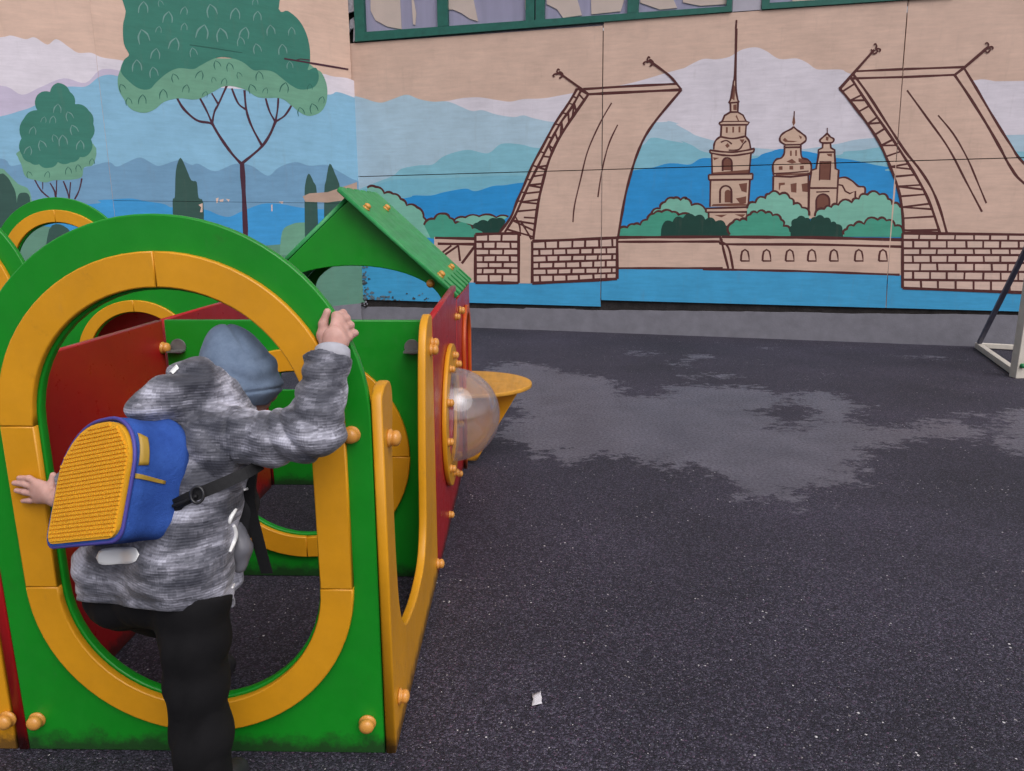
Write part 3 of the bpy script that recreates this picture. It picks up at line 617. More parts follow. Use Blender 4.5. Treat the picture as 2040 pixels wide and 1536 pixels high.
# ================================================================ left-hand walls
eL = Vector(((2500 - 1020) / FPX * math.cos(PITCH), 1.0, 0)).normalized()
cL = c0 + Vector((0, 0, 0)) + R.n * .02
L2 = Wall(cL, eL, 'painted_wall', 'side wall left of the corner painted with an umbrella tree and cypresses')
sF = L2.loc(203, 210)[0]
fold = L2.O + L2.e * sF
L3 = Wall(fold, Vector((1, .30, 0)), 'painted_wall', 'farthest left stretch of wall painted with a small round tree')
def sd_lineL(Wl, a, b): return (Wl.loc(*a), Wl.loc(*b))
for Wl in (L2, L3):
    if Wl is L2: x0, x1 = sF, -.012
    else: x0, x1 = -8.0, -.001
    Wl.keep = (sF + .001, 1) if Wl is L2 else (-.001, -1)
    topz0 = ZT + .8
    if Wl is L2:
        A1, B1 = (sF, topz0 - .01), (0, topz0 - .01); A2, B2 = Wl.loc(430, 402), Wl.loc(690, 405)
        Wl.cuts = [(A2, B2, .004)]
        za = lambda x: A1[1] + (B1[1] - A1[1]) * (x - A1[0]) / (B1[0] - A1[0]); zc = lambda x: A2[1] + (B2[1] - A2[1]) * (x - A2[0]) / (B2[0] - A2[0])
        bot = Wl.loc(722, 604)[1]; topz = ZT + .8
        for lo, hi in ((lambda x: bot, lambda x: zc(x) - .004), (lambda x: zc(x) + .004, lambda x: topz)):
            Wl.prism([(x0, lo(x0)), (x1, lo(x1)), (x1, hi(x1)), (x0, hi(x0))], 0, .022, 'wall_board', PAL['peach'], local=True)
    else:
        Wl.prism([(x0, .3), (x1, .3), (x1, ZT + .8), (x0, ZT + .8)], 0, .022, 'wall_board', PAL['peach'], local=True)
    Wl.floor = (lambda z: (lambda x: z + .001))(bot if Wl is L2 else .3)
    link('masonry', box(x0, x1 if Wl is L3 else -.03, .024, .3, 0, ZT + .8), M_RUBBLE, Wl.root)
    link('plinth', box(x0, x1 if Wl is L3 else -.03, -.012, .02, -.05, .28), M_PLASTER, Wl.root)
def both(meth, *a, **k):
    for Wl in (L2, L3): getattr(Wl, meth)(*a, **k)
lowL = [(740, 640), (-940, 720)]
both('fill', 'painted_cloud', sm(z1((-2600,230),(-900,230),(-300,230),(0,205),(60,195),(140,215),(190,205),(260,245),(310,215),(380,260),(430,290),(500,290),(560,315),(660,330),(900,370),(1500,390),(1740,400),(1830,420),(1910,430),(2000,470))) + lowL, 'white')
both('fill', 'painted_haze', sm(z1((-2600,520),(-900,520),(-300,520),(0,470),(120,520),(220,480),(350,430),(470,455),(560,380),(700,400),(760,440),(760,600),(300,640),(-2600,720))), 'lav')
both('fill', 'painted_sky', sm(z1((-2600,700),(-900,700),(-300,700),(0,640),(100,612),(190,580),(350,482),(470,475),(540,425),(600,410),(660,420),(900,460),(1500,500),(1790,520),(1850,505),(1930,530),(2000,560))) + lowL, 'sky')
both('fill', 'painted_mountain', sm(z1((-2600,880),(-900,880),(-300,880),(0,870),(60,910),(140,900),(240,930),(340,900),(440,925),(590,890),(640,915),(700,890),(770,865),(840,900),(880,910),(980,880),(1050,905),(1090,900),(1180,940),(1290,900),(1380,910),(1470,965),(1530,920),(1620,890),(1700,910),(1790,905),(1850,935),(1940,985),(2000,1000))) + lowL, 'grey')
both('fill', 'painted_lake', sm(z1((-2600,1150),(-900,1150),(-300,1150),(480,1122),(540,1100),(620,1095),(720,1090),(800,1105),(900,1120),(950,1140),(1120,1150),(1200,1180),(1260,1190),(1330,1160),(1440,1120),(1540,1120),(1650,1140),(1800,1150),(2000,1150))) + lowL, 'lake')
both('fill', 'painted_meadow', sm(z1((-2600,1240),(-900,1240),(-300,1240),(100,1235),(300,1250),(420,1290),(700,1400),(1500,1345),(1700,1320),(2000,1240))) + lowL, 'bush')
both('fill', 'painted_bush', sm(z1((1535,1400),(1550,1270),(1600,1232),(1660,1222),(1720,1240),(1740,1400)), 4), 'sage')
both('fill', 'painted_bush', sm(z1((-200,1250),(-120,960),(0,925),(40,950),(100,1010),(165,1055),(190,1250)), 4), 'sage')
for P in (((-120,1400),(-100,1000),(0,955),(30,962),(62,1005),(92,1100),(96,1400)), ((90,1250),(95,1090),(125,1058),(165,1085),(165,1250)), ((240,1500),(270,1260),(350,1240),(420,1330),(440,1500))):
    both('fill', 'painted_cypress', sm(z1(*P), 4), 'moss')
for P in (((955,1300),(947,1105),(960,1080),(965,940),(990,866),(1022,925),(1050,990),(1080,1000),(1090,1085),(1116,1112),(1120,1300)), ((1675,1380),(1672,1100),(1676,1010),(1695,953),(1722,1000),(1740,1060),(1750,1380)), ((1780,1380),(1780,1060),(1790,990),(1810,898),(1842,960),(1870,1060),(1874,1380))):
    L2.fill('painted_cypress', sm(z1(*P), 3), 'moss')
rs = random.Random(5); spots = []
for k in range(120):
    t = rs.random() ** 2
    u_, v_ = (727 + t * 130, 604 - abs(rs.gauss(0, 9))) if k % 3 else (724 + abs(rs.gauss(0, 4)), 604 - rs.random() * 90)
    r_ = rs.uniform(1, 4.5) * (1 - .5 * t); spots.append([(u_ + r_ * rs.uniform(.6, 1.7) * math.cos(a), v_ + r_ * rs.uniform(.5, 1.1) * math.sin(a)) for a in [2 * math.pi * i / 7 for i in range(7)]])
for Pq, mt in ((spots[::2], 'mould'), (spots[1::2], 'mould2')): R.fill('mould_stain', Pq, mt)
L2.fill('peeled_patch', z1((1662,1078),(1700,1062),(1800,1055),(1960,1000),(1960,1105),(1872,1102),(1800,1112),(1676,1108)), 'peel')
L2.fill('painted_flake', [z1((1185,1090),(1200,1085),(1196,1112),(1188,1116)), z1((1205,1098),(1228,1092),(1226,1106),(1208,1110)), z1((1240,1092),(1262,1096),(1255,1108)), z1((1090,1125),(1112,1115),(1112,1165),(1098,1165),(1104,1138)), z1((1488,1125),(1496,1122),(1496,1160),(1490,1160)), z1((1530,1108),(1556,1106),(1550,1120))], 'highl')
# umbrella tree
ut = L2.strokes('painted_tree', [(z1((1352,1400),(1344,1180),(1336,1020),(1328,890)), 9.5, 1)], 'plum', label='painted umbrella tree with a dark crown and forked trunk')
BR = [(((1330,905),(1270,840),(1200,740),(1160,668)), 5.5), (((1172,690),(1150,675),(1080,660),(1010,600),(970,535)), 4.6), (((1165,680),(1135,610),(1098,540)), 4), (((1165,672),(1178,612),(1200,570),(1245,470)), 4.2), (((1197,570),(1162,512)), 3.6), (((1328,898),(1430,812),(1480,742),(1512,668)), 5.5), (((1512,670),(1480,612),(1458,540)), 3.8), (((1512,668),(1524,600),(1528,535)), 3.8), (((1512,668),(1562,636),(1600,580)), 4), (((1438,800),(1380,690),(1352,600),(1342,495)), 4.4), (((1352,602),(1308,568),(1272,485)), 3.8)]
for p, w in BR: L2.strokes('branch', [(z1(*p), w, 1)], 'plum', ut)
L2.fill('crown_light', sm(z1((655,395),(648,480),(680,545),(720,600),(790,620),(850,600),(900,560),(980,540),(1080,546),(1160,510),(1240,472),(1340,490),(1420,535),(1540,540),(1600,580),(1650,620),(1700,637),(1760,615),(1792,560),(1796,480),(1772,410),(1735,380),(1600,330),(1000,320),(720,330)), 4, True), 'sage', ut)
L2.fill('crown_dark', sm(z1((700,-160),(1480,-160),(1530,50),(1580,60),(1640,110),(1680,180),(1700,260),(1702,340),(1690,385),(1735,372),(1750,430),(1722,480),(1650,492),(1600,470),(1560,440),(1500,395),(1440,385),(1390,385),(1330,340),(1250,315),(1180,320),(1100,360),(1060,380),(980,375),(920,400),(860,450),(820,490),(760,485),(700,440),(662,390),(680,330),(708,300),(680,240),(675,140),(690,60)), 4, True), 'pine', ut)
def chev(cx, cy, s, dirn=1, tilt=0):
    c, q = math.cos(tilt), math.sin(tilt); rot = lambda x, y: (cx + (x * c - y * q) * s, cy + (x * q + y * c) * s)
    return [([rot(0, -1), rot(-.55, -.2), rot(-.6, .8)], .55 * s * .36, 1), ([rot(0, -1), rot(.6, -.3), rot(.75, .6)], .5 * s * .36, 1)]
lm = []
for x, y, s in ((785,45,34),(920,100,34),(1010,62,24),(1160,62,36),(1290,80,34),(1412,92,28),(785,205,40),(870,165,20),(1110,180,42),(1215,195,38),(1340,185,34),(1485,170,30),(1600,175,24),(955,245,36),(852,300,32),(1410,270,28),(1550,275,30),(750,365,34),(842,400,30),(1060,290,26),(1320,230,26),(1010,150,22),(880,20,18),(1400,12,20),(1590,360,22)):
    lm += chev(x * .36275, y * .36275, s * .36275 * 1.1, 1, random.uniform(-.3, .3))
L2.strokes('leaf_mark', lm, 'leafL', ut, taper=True)
dm = []
for x, y, s in ((670,485,22),(705,560,22),(780,550,28),(895,520,28),(958,430,24),(1095,415,26),(1020,490,24),(1125,520,18),(1190,358,24),(1260,370,24),(1312,415,18),(1230,450,20),(1172,440,16),(1382,490,26),(1422,420,26),(1456,500,18),(1560,485,30),(1650,615,24),(1720,598,28),(1765,550,20),(1700,480,18)):
    dm += chev(x * .36275, y * .36275, s * .36275 * 1.1, 1, random.uniform(-.4, .4))
L2.strokes('leaf_mark', dm, 'leafD', ut, taper=True)
# crack at the upper joint
L2.strokes('crack', [(z1((1560,322),(1700,345),(1912,381)), 3.4), (z1((1620,332),(1650,324),(1700,330)), 2)], 'plum')
L2.strokes('scratch', [(z1((1040,246),(1180,266),(1330,290)), 1.6)], 'leafD')
# small round tree
st = L3.strokes('painted_tree', [(z1((190,985),(225,1045),(275,1090)), 3, 1), (z1((275,1005),(300,1050),(305,1095)), 3, 1), (z1((312,990),(308,1090)), 2.6, 1), (z1((348,995),(370,1050),(382,1100)), 3, 1), (z1((388,1000),(380,1095)), 2.6, 1), (z1((450,980),(435,1045),(410,1095)), 3, 1), (z1((235,1040),(235,1000)), 2, 1)], 'plum', label='painted small round tree on several thin stems')
L3.fill('crown_light', sm(z1((105,830),(100,865),(118,905),(140,970),(200,990),(250,1002),(300,990),(400,986),(450,970),(462,920),(515,900),(512,790),(300,760)), 4, True), 'sage', st)
L3.fill('crown_dark', bumps(z1((120,850),(118,760),(132,650),(205,605),(205,522),(275,505),(318,455),(385,505),(412,572),(488,608),(512,680),(500,765),(492,842),(440,862),(388,892),(318,890),(270,922),(215,902),(165,892),(120,850)), .16), 'pine', st)
lm = []
for x, y, s in ((315,600,30),(380,640,28),(405,715,30),(290,660,24),(345,775,34),(230,800,30),(155,830,28),(440,800,30),(180,720,26),(300,760,22),(240,660,20)): lm += chev(x * .36275, y * .36275, s * .36275, 1, random.uniform(-.4, .4))
L3.strokes('leaf_mark', lm, 'leafL', st, taper=True)
dm = []
for x, y, s in ((160,960,20),(260,960,20),(375,940,24),(430,925,22),(505,890,20)): dm += chev(x * .36275, y * .36275, s * .36275, 1, random.uniform(-.4, .4))
L3.strokes('leaf_mark', dm, 'leafD', st, taper=True)
# rubble in the corner
for k in range(26):
    bm = bmesh.new(); bmesh.ops.create_icosphere(bm, subdivisions=1, radius=random.uniform(.008, .026))
    for v in bm.verts: v.co *= random.uniform(.7, 1.25)
    me = bpy.data.meshes.new('r'); bm.to_mesh(me); bm.free()
    zz = random.choice([random.uniform(.0, .03), random.uniform(.22, .33)])
    shift(me, Vector((random.uniform(-.02, .07), random.uniform(-.03, -.015), zz)))
    link('plaster_crumb', me, M_PLASTER if k % 3 else M_RUBBLE, R.root)

# ================================================================ the playhouse
PX, PY, MD = -.852, 1.805, 1.032
PH = empty('playhouse', (PX, PY, 0), 'large green, yellow and red playhouse tunnel with pitched green roof at the back', 'playhouse', math.radians(-.9))
TH = .025
KNOB = lathe([(.0225, 0), (.0235, .003), (.0225, .007), (.0175, .009), (.0195, .013), (.0205, .019), (.0185, .025), (.013, .0295), (.0055, .0318), (.001, .0322)], 20)
def knob(parent, x, y, z, d=(0, -1, 0), s=1.0):
    s *= random.uniform(.93, 1.05); d = Vector(d) + Vector([random.uniform(-.06, .06) for _ in range(3)])
    o = link('bolt_cap', KNOB, M_KNOB, parent); q = Vector(d).normalized().to_track_quat('Z', 'Y')
    o.matrix_local = Matrix.Translation((x, y, z)) @ q.to_matrix().to_4x4() @ Matrix.Diagonal((s, s, s, 1)); return o
def stad(r, z0, z1, cx=0, n=26):
    return arc(cx, z1, r, 0, 180, n) + arc(cx, z0, r, 180, 360, n)
def ring_segments(parent, cx, z0, z1, ro, ri, y, th=.022, mat=None, rot=None):
    g_ = .0007; segs = []
    for a0, a1, zc in ((90, 180, z1), (0, 90, z1), (180, 270, z0), (270, 360, z0)):
        e = math.degrees(g_ / ro)
        segs.append(arc(cx, zc, ro, a0 + e, a1 - e, 18) + arc(cx, zc, ri, a1 - e, a0 + e, 18))
    if z1 - z0 > .05:
        for s in (-1, 1):
            xa, xb = cx + s * ri, cx + s * ro; segs.append([(xa, z0 + g_), (xb, z0 + g_), (xb, z1 - g_), (xa, z1 - g_)])
    for sg in segs: link('ring_segment', plate([sg], th, .0035, (rot or Matrix.Identity(4)) @ T(0, y, 0)), mat or M_YEL, parent)
def arch_outline(hw, zs): return [(-hw, 0.0), (hw, 0.0)] + arc(0, zs, hw, 0, 180, 40)
# front panel
fp = link('front_panel', plate([arch_outline(.5, .963), stad(.338, .51, .947, .008)], TH, .004), M_GREEN, PH, 'green arched front panel with a tall oval opening')
ring_segments(fp, .008, .51, .947, .43, .345, -TH / 2 - .011)
for x, z in ((-.462, .098), (.455, .1), (.452, .925)): knob(fp, x, -TH / 2, z)
# middle panel
mp = link('middle_panel', plate([[(-.5, 0), (.5, 0), (.5, 1.067), (-.5, 1.067)], arc(0, .528, .338, 0, 360, 48)[:-1]], TH, .004, T(0, MD, 0)), M_GREEN, PH)
ring_segments(mp, 0, .528, .528, .432, .345, MD - TH / 2 - .011)
for s in (-1, 1):
    br = link('bracket', plate([arc(s * .452, .965, .03, 0, 360, 20)[:-1]], .006, .001, T(0, MD - TH / 2 - .003, 0)), M_STEEL, mp)
    link('bracket', box(s * .452 - .028, s * .452 + .028, MD - .06, MD - TH / 2 - .006, .948, .954), M_STEEL, mp)
# front module side walls
lw1 = link('side_panel', plate([[(-.012, 0), (MD - .02, 0), (MD - .02, 1.067), (-.012, 1.067)]], .028, .004, T(-.516, 0, 0) @ SIDE), M_RED, PH)
knob(lw1, -.502, MD - .045, .965, (1, 0, 0))
yo = [(-.012, 0), (1.03, 0), (1.03, 1.08)] + [(p.x, p.y) for p in spline([(1.01, 1.092, 0), (.95, 1.098, 0), (.875, 1.07, 0), (.82, .98, 0), (.775, .78, 0), (.745, .58, 0), (.735, .46, 0), (.71, .335, 0), (.64, .255, 0), (.50, .225, 0), (.36, .23, 0), (.22, .262, 0), (.135, .36, 0), (.105, .52, 0), (.098, .72, 0), (.112, .88, 0), (.135, .965, 0), (.125, 1.02, 0), (.085, 1.042, 0), (.03, 1.04, 0)], 4)] + [(-.012, 1.02)]
rs1 = link('side_panel', plate([yo], .028, .005, T(.516, 0, 0) @ SIDE), M_YEL, PH, 'yellow side panel cut in a deep U with two horns')
for y, z in ((.055, .895), (.06, .13), (.955, .965), (.99, .985), (1.0, .07)): knob(rs1, .53, y, z, (1, 0, 0))
# second module
lw2 = link('side_panel', plate([[(MD + .014, 0), (2 * MD - .016, 0), (2 * MD - .016, 1.067), (MD + .014, 1.067)]], .028, .004, T(-.516, 0, 0) @ SIDE), M_RED, PH)
rs2 = link('side_panel', plate([[(MD + .008, 0), (2 * MD - .014, 0), (2 * MD - .014, 1.105), (MD + .008, 1.07)], arc(1.6, .54, .21, 0, 360, 40)[:-1]], .028, .004, T(.516, 0, 0) @ SIDE), M_RED, PH, 'red side panel carrying the clear bubble window')
for y, z in ((1.5, .075), (2.0, .1), (2.0, .95)): knob(rs2, .53, y, z, (1, 0, 0), .85)
rw = link('bubble_window', plate([arc(1.6, .54, .335, 0, 360, 48)[:-1], arc(1.6, .54, .222, 0, 360, 40)[:-1]], .02, .004, T(.541, 0, 0) @ SIDE), M_YEL, PH, 'clear domed bubble window in a round yellow ring')
for k in range(10):
    a = 2 * math.pi * (k + .3) / 10; knob(rw, .551, 1.6 + .28 * math.cos(a), .54 + .28 * math.sin(a), (1, 0, 0), .85)
def hemi(r, n=40, m=16):
    vs, fs = [], []
    for i in range(m):
        a = math.pi / 2 * i / m
        for k in range(n):
            b = 2 * math.pi * k / n; vs.append((r * math.sin(a), r * math.cos(a) * math.cos(b), r * math.cos(a) * math.sin(b)))
    vs.append((r, 0, 0))
    for i in range(m - 1):
        for k in range(n): fs.append((i * n + k, i * n + (k + 1) % n, (i + 1) * n + (k + 1) % n, (i + 1) * n + k))
    for k in range(n): fs.append(((m - 1) * n + k, (m - 1) * n + (k + 1) % n, m * n))
    return vs, fs
hv, hf = hemi(.222); nv = len(hv); hv2, _ = hemi(.218)
dome_me = mesh([(x + .548, y + 1.6, z + .54) for x, y, z in hv + hv2], hf + [tuple(i + nv for i in reversed(f)) for f in hf], True)
def domemat():
    m = NT('clear dome with sky haze'); t = m.t; t.nodes.remove(m.b); out = t.nodes['Material Output']
    tr = m.n('BsdfTransparent'); tr.inputs[0].default_value = (.93, .92, .93, 1)
    gl = m.n('BsdfGlossy'); gl.inputs['Roughness'].default_value = .05; di = m.n('BsdfDiffuse'); di.inputs['Color'].default_value = (.8, .76, .8, 1)
    fc = m.n('LayerWeight', i_Blend=.35); sky_haze = m.math('ADD', m.ramp(m.noise(9, 5, .6), [(.35, (.02,) * 3), (.7, (.07,) * 3)]), m.math('MULTIPLY', fc.outputs['Facing'], .11))  # milky diffuse mix, denser at the rim, stands in for pale sky reflection
    lw = m.n('Fresnel', i_IOR=1.16); m1 = m.n('MixShader'); m2 = m.n('MixShader')
    m.l(sky_haze, m1.inputs[0]); m.l(tr.outputs[0], m1.inputs[1]); m.l(di.outputs[0], m1.inputs[2])
    m.l(m.math('ADD', m.math('MULTIPLY', lw.outputs[0], .25), .07), m2.inputs[0]); m.l(m1.outputs[0], m2.inputs[1]); m.l(gl.outputs[0], m2.inputs[2]); m.l(m2.outputs[0], out.inputs['Surface']); return m.m
link('dome', dome_me, domemat(), rw)
# low climbing panel between second module and house
holes = []
for cx in (-.345, -.115, .115, .345):
    for z in (.31, .54): holes.append([(cx - .08, z), (cx + .08, z), (cx + .08, z + .13), (cx - .08, z + .13)])
link('climbing_panel', plate([[(-.5, 0), (.5, 0), (.5, .86), (-.5, .86)]] + holes, TH, .003, T(0, 2 * MD + .03, 0)), M_GREEN, PH, 'green panel with a grid of rectangular holes')
# house: gables, roof, walls
Yg = 2 * MD
gab = [(-.53, 1.045), (-.5, 1.02), (-.452, 1.02)] + arc(0, .985, .46, 176, 4, 30)[1:-1] + [(.452, 1.02), (.5, 1.02), (.53, 1.045), (0, 1.535)]
def arc_e(cx, cz, rx, rz, a0, a1, n): return [(cx + rx * math.cos(math.radians(a0 + (a1 - a0) * i / n)), cz + rz * math.sin(math.radians(a0 + (a1 - a0) * i / n))) for i in range(n + 1)]
gab = [(-.53, 1.05), (-.5, 1.0), (-.462, 1.0)] + arc_e(0, 1.0, .46, .205, 178, 2, 30) + [(.462, 1.0), (.5, 1.0), (.53, 1.05), (0, 1.535)]
g1 = link('gable', plate([gab], TH, .004, T(0, Yg, 0)), M_GREEN, PH, 'green gable board with an arched underside'); knob(g1, .40, Yg - TH / 2, 1.115)
link('gable', plate([gab], TH, .004, T(0, Yg + .93, 0)), M_GREEN, PH)
slope = math.atan2(.485, .53)
def roof_plate(sgn, name, L0, L1, ya, yb, comb):
    Ls = L1 - L0; out = []
    nT = 6; w = (yb - ya) / nT
    out.append((0, ya)); out.append((Ls, ya + .0))
    for k in range(nT):
        a = ya + w * k
        if comb: out += [(Ls, a + w * .3), (Ls - .1, a + w * .44), (Ls - .105, a + w * .72), (Ls, a + w * .82), (Ls + .004, a + w * .9)]
    out += [(Ls, yb), (0, yb)]
    for k in range(nT if comb else 0):
        b = yb - w * k; out += [(-.012, b - w * .15), (-.012, b - w * .7), (.012, b - w * .85)]
    me = plate([[(s, y) for s, y in out]], .02, .003)              # s->x, y->z, thickness y
    me.transform(Matrix(((1, 0, 0, 0), (0, 0, 1, 0), (0, -1, 0, 0), (0, 0, 0, 1))))   # z->y, y->-z
    me.transform(T(L0, 0, 0)); me.transform(Matrix.Rotation(slope, 4, 'Y'))
    me.transform(T(0, 0, 1.552))
    if sgn < 0: me.transform(Matrix.Diagonal((-1, 1, 1, 1))); me.flip_normals()
    return link(name, me, M_ROOF, PH)
rp = roof_plate(1, 'roof', -.045, .735, Yg - .105, Yg + .90, True); rp['label'] = 'right slope of the green roof with a notched eave'
lp = roof_plate(-1, 'roof', .012, .74, Yg - .012, Yg + .94, False)
nrm = Vector((math.sin(slope), 0, math.cos(slope)))
for s, y in ((.10, Yg), (.10, Yg + .55), (.60, Yg), (.60, Yg + .55)):
    p = Vector((math.cos(slope) * s, y, 1.552 - math.sin(slope) * s)) + nrm * .009; knob(rp, *p, nrm, .95)
rs3 = link('side_panel', plate([[(Yg + .014, 0), (Yg + .35, 0), (Yg + .35, .7)] + arc(Yg + .54, .7, .19, 180, 0, 20) + [(Yg + .73, 0), (Yg + .93, 0), (Yg + .93, 1.03), (Yg + .014, 1.03)]], .028, .004, T(.516, 0, 0) @ SIDE), M_RED, PH, 'red house wall with an arched doorway')
knob(rs3, .53, Yg + .16, .955, (1, 0, 0))
link('door_lining', plate([[(Yg + .3, 0), (Yg + .345, 0), (Yg + .345, .7)] + arc(Yg + .54, .7, .195, 180, 0, 20) + [(Yg + .735, 0), (Yg + .78, 0), (Yg + .78, .7)] + arc(Yg + .54, .7, .24, 0, 180, 20)], .02, .004, T(.541, 0, 0) @ SIDE), board('orange board', (.52, .085, .012)), rs3)
link('side_panel', plate([[(Yg + .014, 0), (Yg + .2, 0), (Yg + .2, .7)] + arc(Yg + .47, .7, .27, 180, 0, 20) + [(Yg + .74, 0), (Yg + .93, 0), (Yg + .93, 1.03), (Yg + .014, 1.03)]], .028, .004, T(-.516, 0, 0) @ SIDE), M_RED, PH)
# counter outside the house
ctr = plate([[(.531, -.33)] + [(.531 + .40 * math.cos(a), .33 * math.sin(a)) for a in [math.radians(-84 + 168 * k / 30) for k in range(31)]] + [(.531, .33)]], .024, .005)
ctr.transform(Matrix(((1, 0, 0, 0), (0, 0, 1, 0), (0, -1, 0, 0), (0, 0, 0, 1)))); ctr.transform(T(0, Yg + .47, .475))
M_CTR = board('worn yellow board', (.62, .30, .035), .45, False, (1, .15, 1))
ct = link('counter', ctr, M_CTR, PH, 'yellow round-ended counter shelf on the house wall')
link('counter_support', plate([[(.532, .02), (.60, .02), (.86, .462), (.532, .462)]], .03, .004, T(0, Yg + .40, 0)), M_YEL, ct)
# yellow wing panel left of the front panel
wx = W(10, 1425, 1.79).x - PX
wp = link('wing_panel', plate([[(-1.2, 0), (-.534, 0), (-.534, .95), (-.6, 1.02), (-1.2, 1.02)]], TH, .004), M_YEL, PH); knob(wp, wx, -TH / 2, .1)

# ---- second play tunnel at the left
ax, ay = W(0, 455, 3.2).x - .383, 3.2
PT = empty('play_tunnel', (ax, ay, 0), 'green arched play tunnel with yellow rings half hidden behind the playhouse at left', 'play tunnel')
def arch_panel(x, y, zs, hw=.5):
    p = link('arch_panel', plate([arch_outline(hw, zs), stad(.338, .51, zs - .016)], TH, .004, T(x, y, 0)), M_GREEN, PT)
    ring_segments(p, 0, .51, zs - .016, .43, .345, -TH / 2 - .011)
    for c in p.children: c.data.transform(T(x, y, 0))
    return p
arch_panel(0, 0, 1.08)
bB = W(110, 393, 5.4); arch_panel(bB.x - ax, 5.4 - ay, bB.z - .5)
cC = W(270, 597, 4.5); px_, pz_ = cC.x - ax, cC.z
rpn = link('ring_panel', plate([[(-.5, 0), (.5, 0), (.5, 1.12)] + [(.5 * math.cos(math.radians(a)), 1.12 + .2 * math.sin(math.radians(a))) for a in range(10, 180, 10)] + [(-.5, 1.12)], arc(0, pz_ - .375, .30, 0, 360, 40)[:-1]], TH, .004, T(px_, 4.5 - ay, 0)), M_GREEN, PT)
ring_segments(rpn, 0, pz_ - .375, pz_ - .375, .375, .305, -TH / 2 - .011)
link('back_panel', plate([[(px_ - .45, 0), (px_ + .5, 0), (px_ + .5, 1.0), (px_ - .45, 1.0)]], TH, .004, T(0, 4.72 - ay, 0)), M_RED, PT)
for c in rpn.children: c.data.transform(T(px_, 4.5 - ay, 0))
for s in (-1, 1): link('base_rail', box(s * .46 - .03, s * .46 + .03, .014, 1.28, 0, .09, .006), M_GREEN, PT)
link('base_rail', box(bB.x - ax + .40, bB.x - ax + .46, 1.33, 2.18, 0, .09, .006), M_GREEN, PT)
link('link_panel', plate([[(px_ - 1.0, 0), (px_ - .512, 0), (px_ - .512, .9), (px_ - 1.0, .9)]], TH, .004, T(0, 4.5 - ay, 0)), M_GREEN, PT)

# ================================================================ football goal at the right edge
M_CREAM = basic('chipped cream paint', (.60, .55, .47), .5, .4, .12, 9, .4, 50)
M_GBAR = basic('dull grey blue bar', (.12, .12, .17), .5, .4, .2, 9, .3, 60)
gp = G(2027, 752); gb = G(1947, 694)
GO = empty('goal', (gp.x, gp.y, 0), 'cream framed football goal cut off by the right edge of the picture', 'goal')
dv = (gb - gp); wv = Vector((dv.y, -dv.x, 0)).normalized()
def barbox(a, b, w, name, mat, bev=.006):
    a, b = Vector(a), Vector(b); d = b - a; me = box(-w / 2, w / 2, -w / 2, w / 2, 0, d.length, bev)
    me.transform(Matrix.Translation(a) @ d.to_track_quat('Z', 'Y').to_matrix().to_4x4()); return link(name, me, mat, GO)
for o in (Vector((0, 0, 0)), wv * 2.4):
    p = link('post', shift(box(-.05, .05, -.05, .05, 0, 1.58, .006), o), M_CREAM, GO)
    for z in (.12, .75, 1.4):
        k = link('bolt_cap', KNOB.copy(), basic('green cap', (.01, .2, .06), .4), p); k.matrix_local = Matrix.Translation(o + Vector((-.01, -.05, z))) @ Vector((0, -1, 0)).to_track_quat('Z', 'Y').to_matrix().to_4x4()
    barbox(o + dv.normalized() * .052 + Vector((0, 0, .035)), o + dv + Vector((0, 0, .035)), .06, 'base_bar', M_CREAM)
    barbox(o + dv * .97 + Vector((0, 0, .068)), o + dv.normalized() * .06 + Vector((0, 0, 1.4)), .045, 'brace', M_GBAR)
barbox(Vector((0, 0, 1.532)) + wv * .052, Vector((0, 0, 1.532)) + wv * 2.348, .09, 'crossbar', M_CREAM)
barbox(dv + wv * .032 + Vector((0, 0, .035)), dv + wv * 2.368 + Vector((0, 0, .035)), .055, 'rear_bar', M_CREAM)

# ================================================================ paper scrap
sp = G(1070, 1398)
vs = [(sp.x - .014 + .028 * i / 3 + random.uniform(-.003, .003), sp.y - .03 + .06 * j / 4 + .012 * i / 3, .004 + random.uniform(0, .007)) for j in range(5) for i in range(4)]
me = mesh(vs, [(j * 4 + i, j * 4 + i + 1, j * 4 + i + 5, j * 4 + i + 4) for j in range(4) for i in range(3)], True)
bm = bmesh.new(); bm.from_mesh(me); bmesh.ops.solidify(bm, geom=bm.faces[:], thickness=.0015); bm.to_mesh(me); bm.free()
shift(me, -Vector((sp.x, sp.y, 0)))
o = link('paper_scrap', me, basic('scrap paper', (.62, .6, .62), .7)); o.location = (sp.x, sp.y, 0); tag(o, 'small crumpled white paper scrap on the dark ground', 'litter')

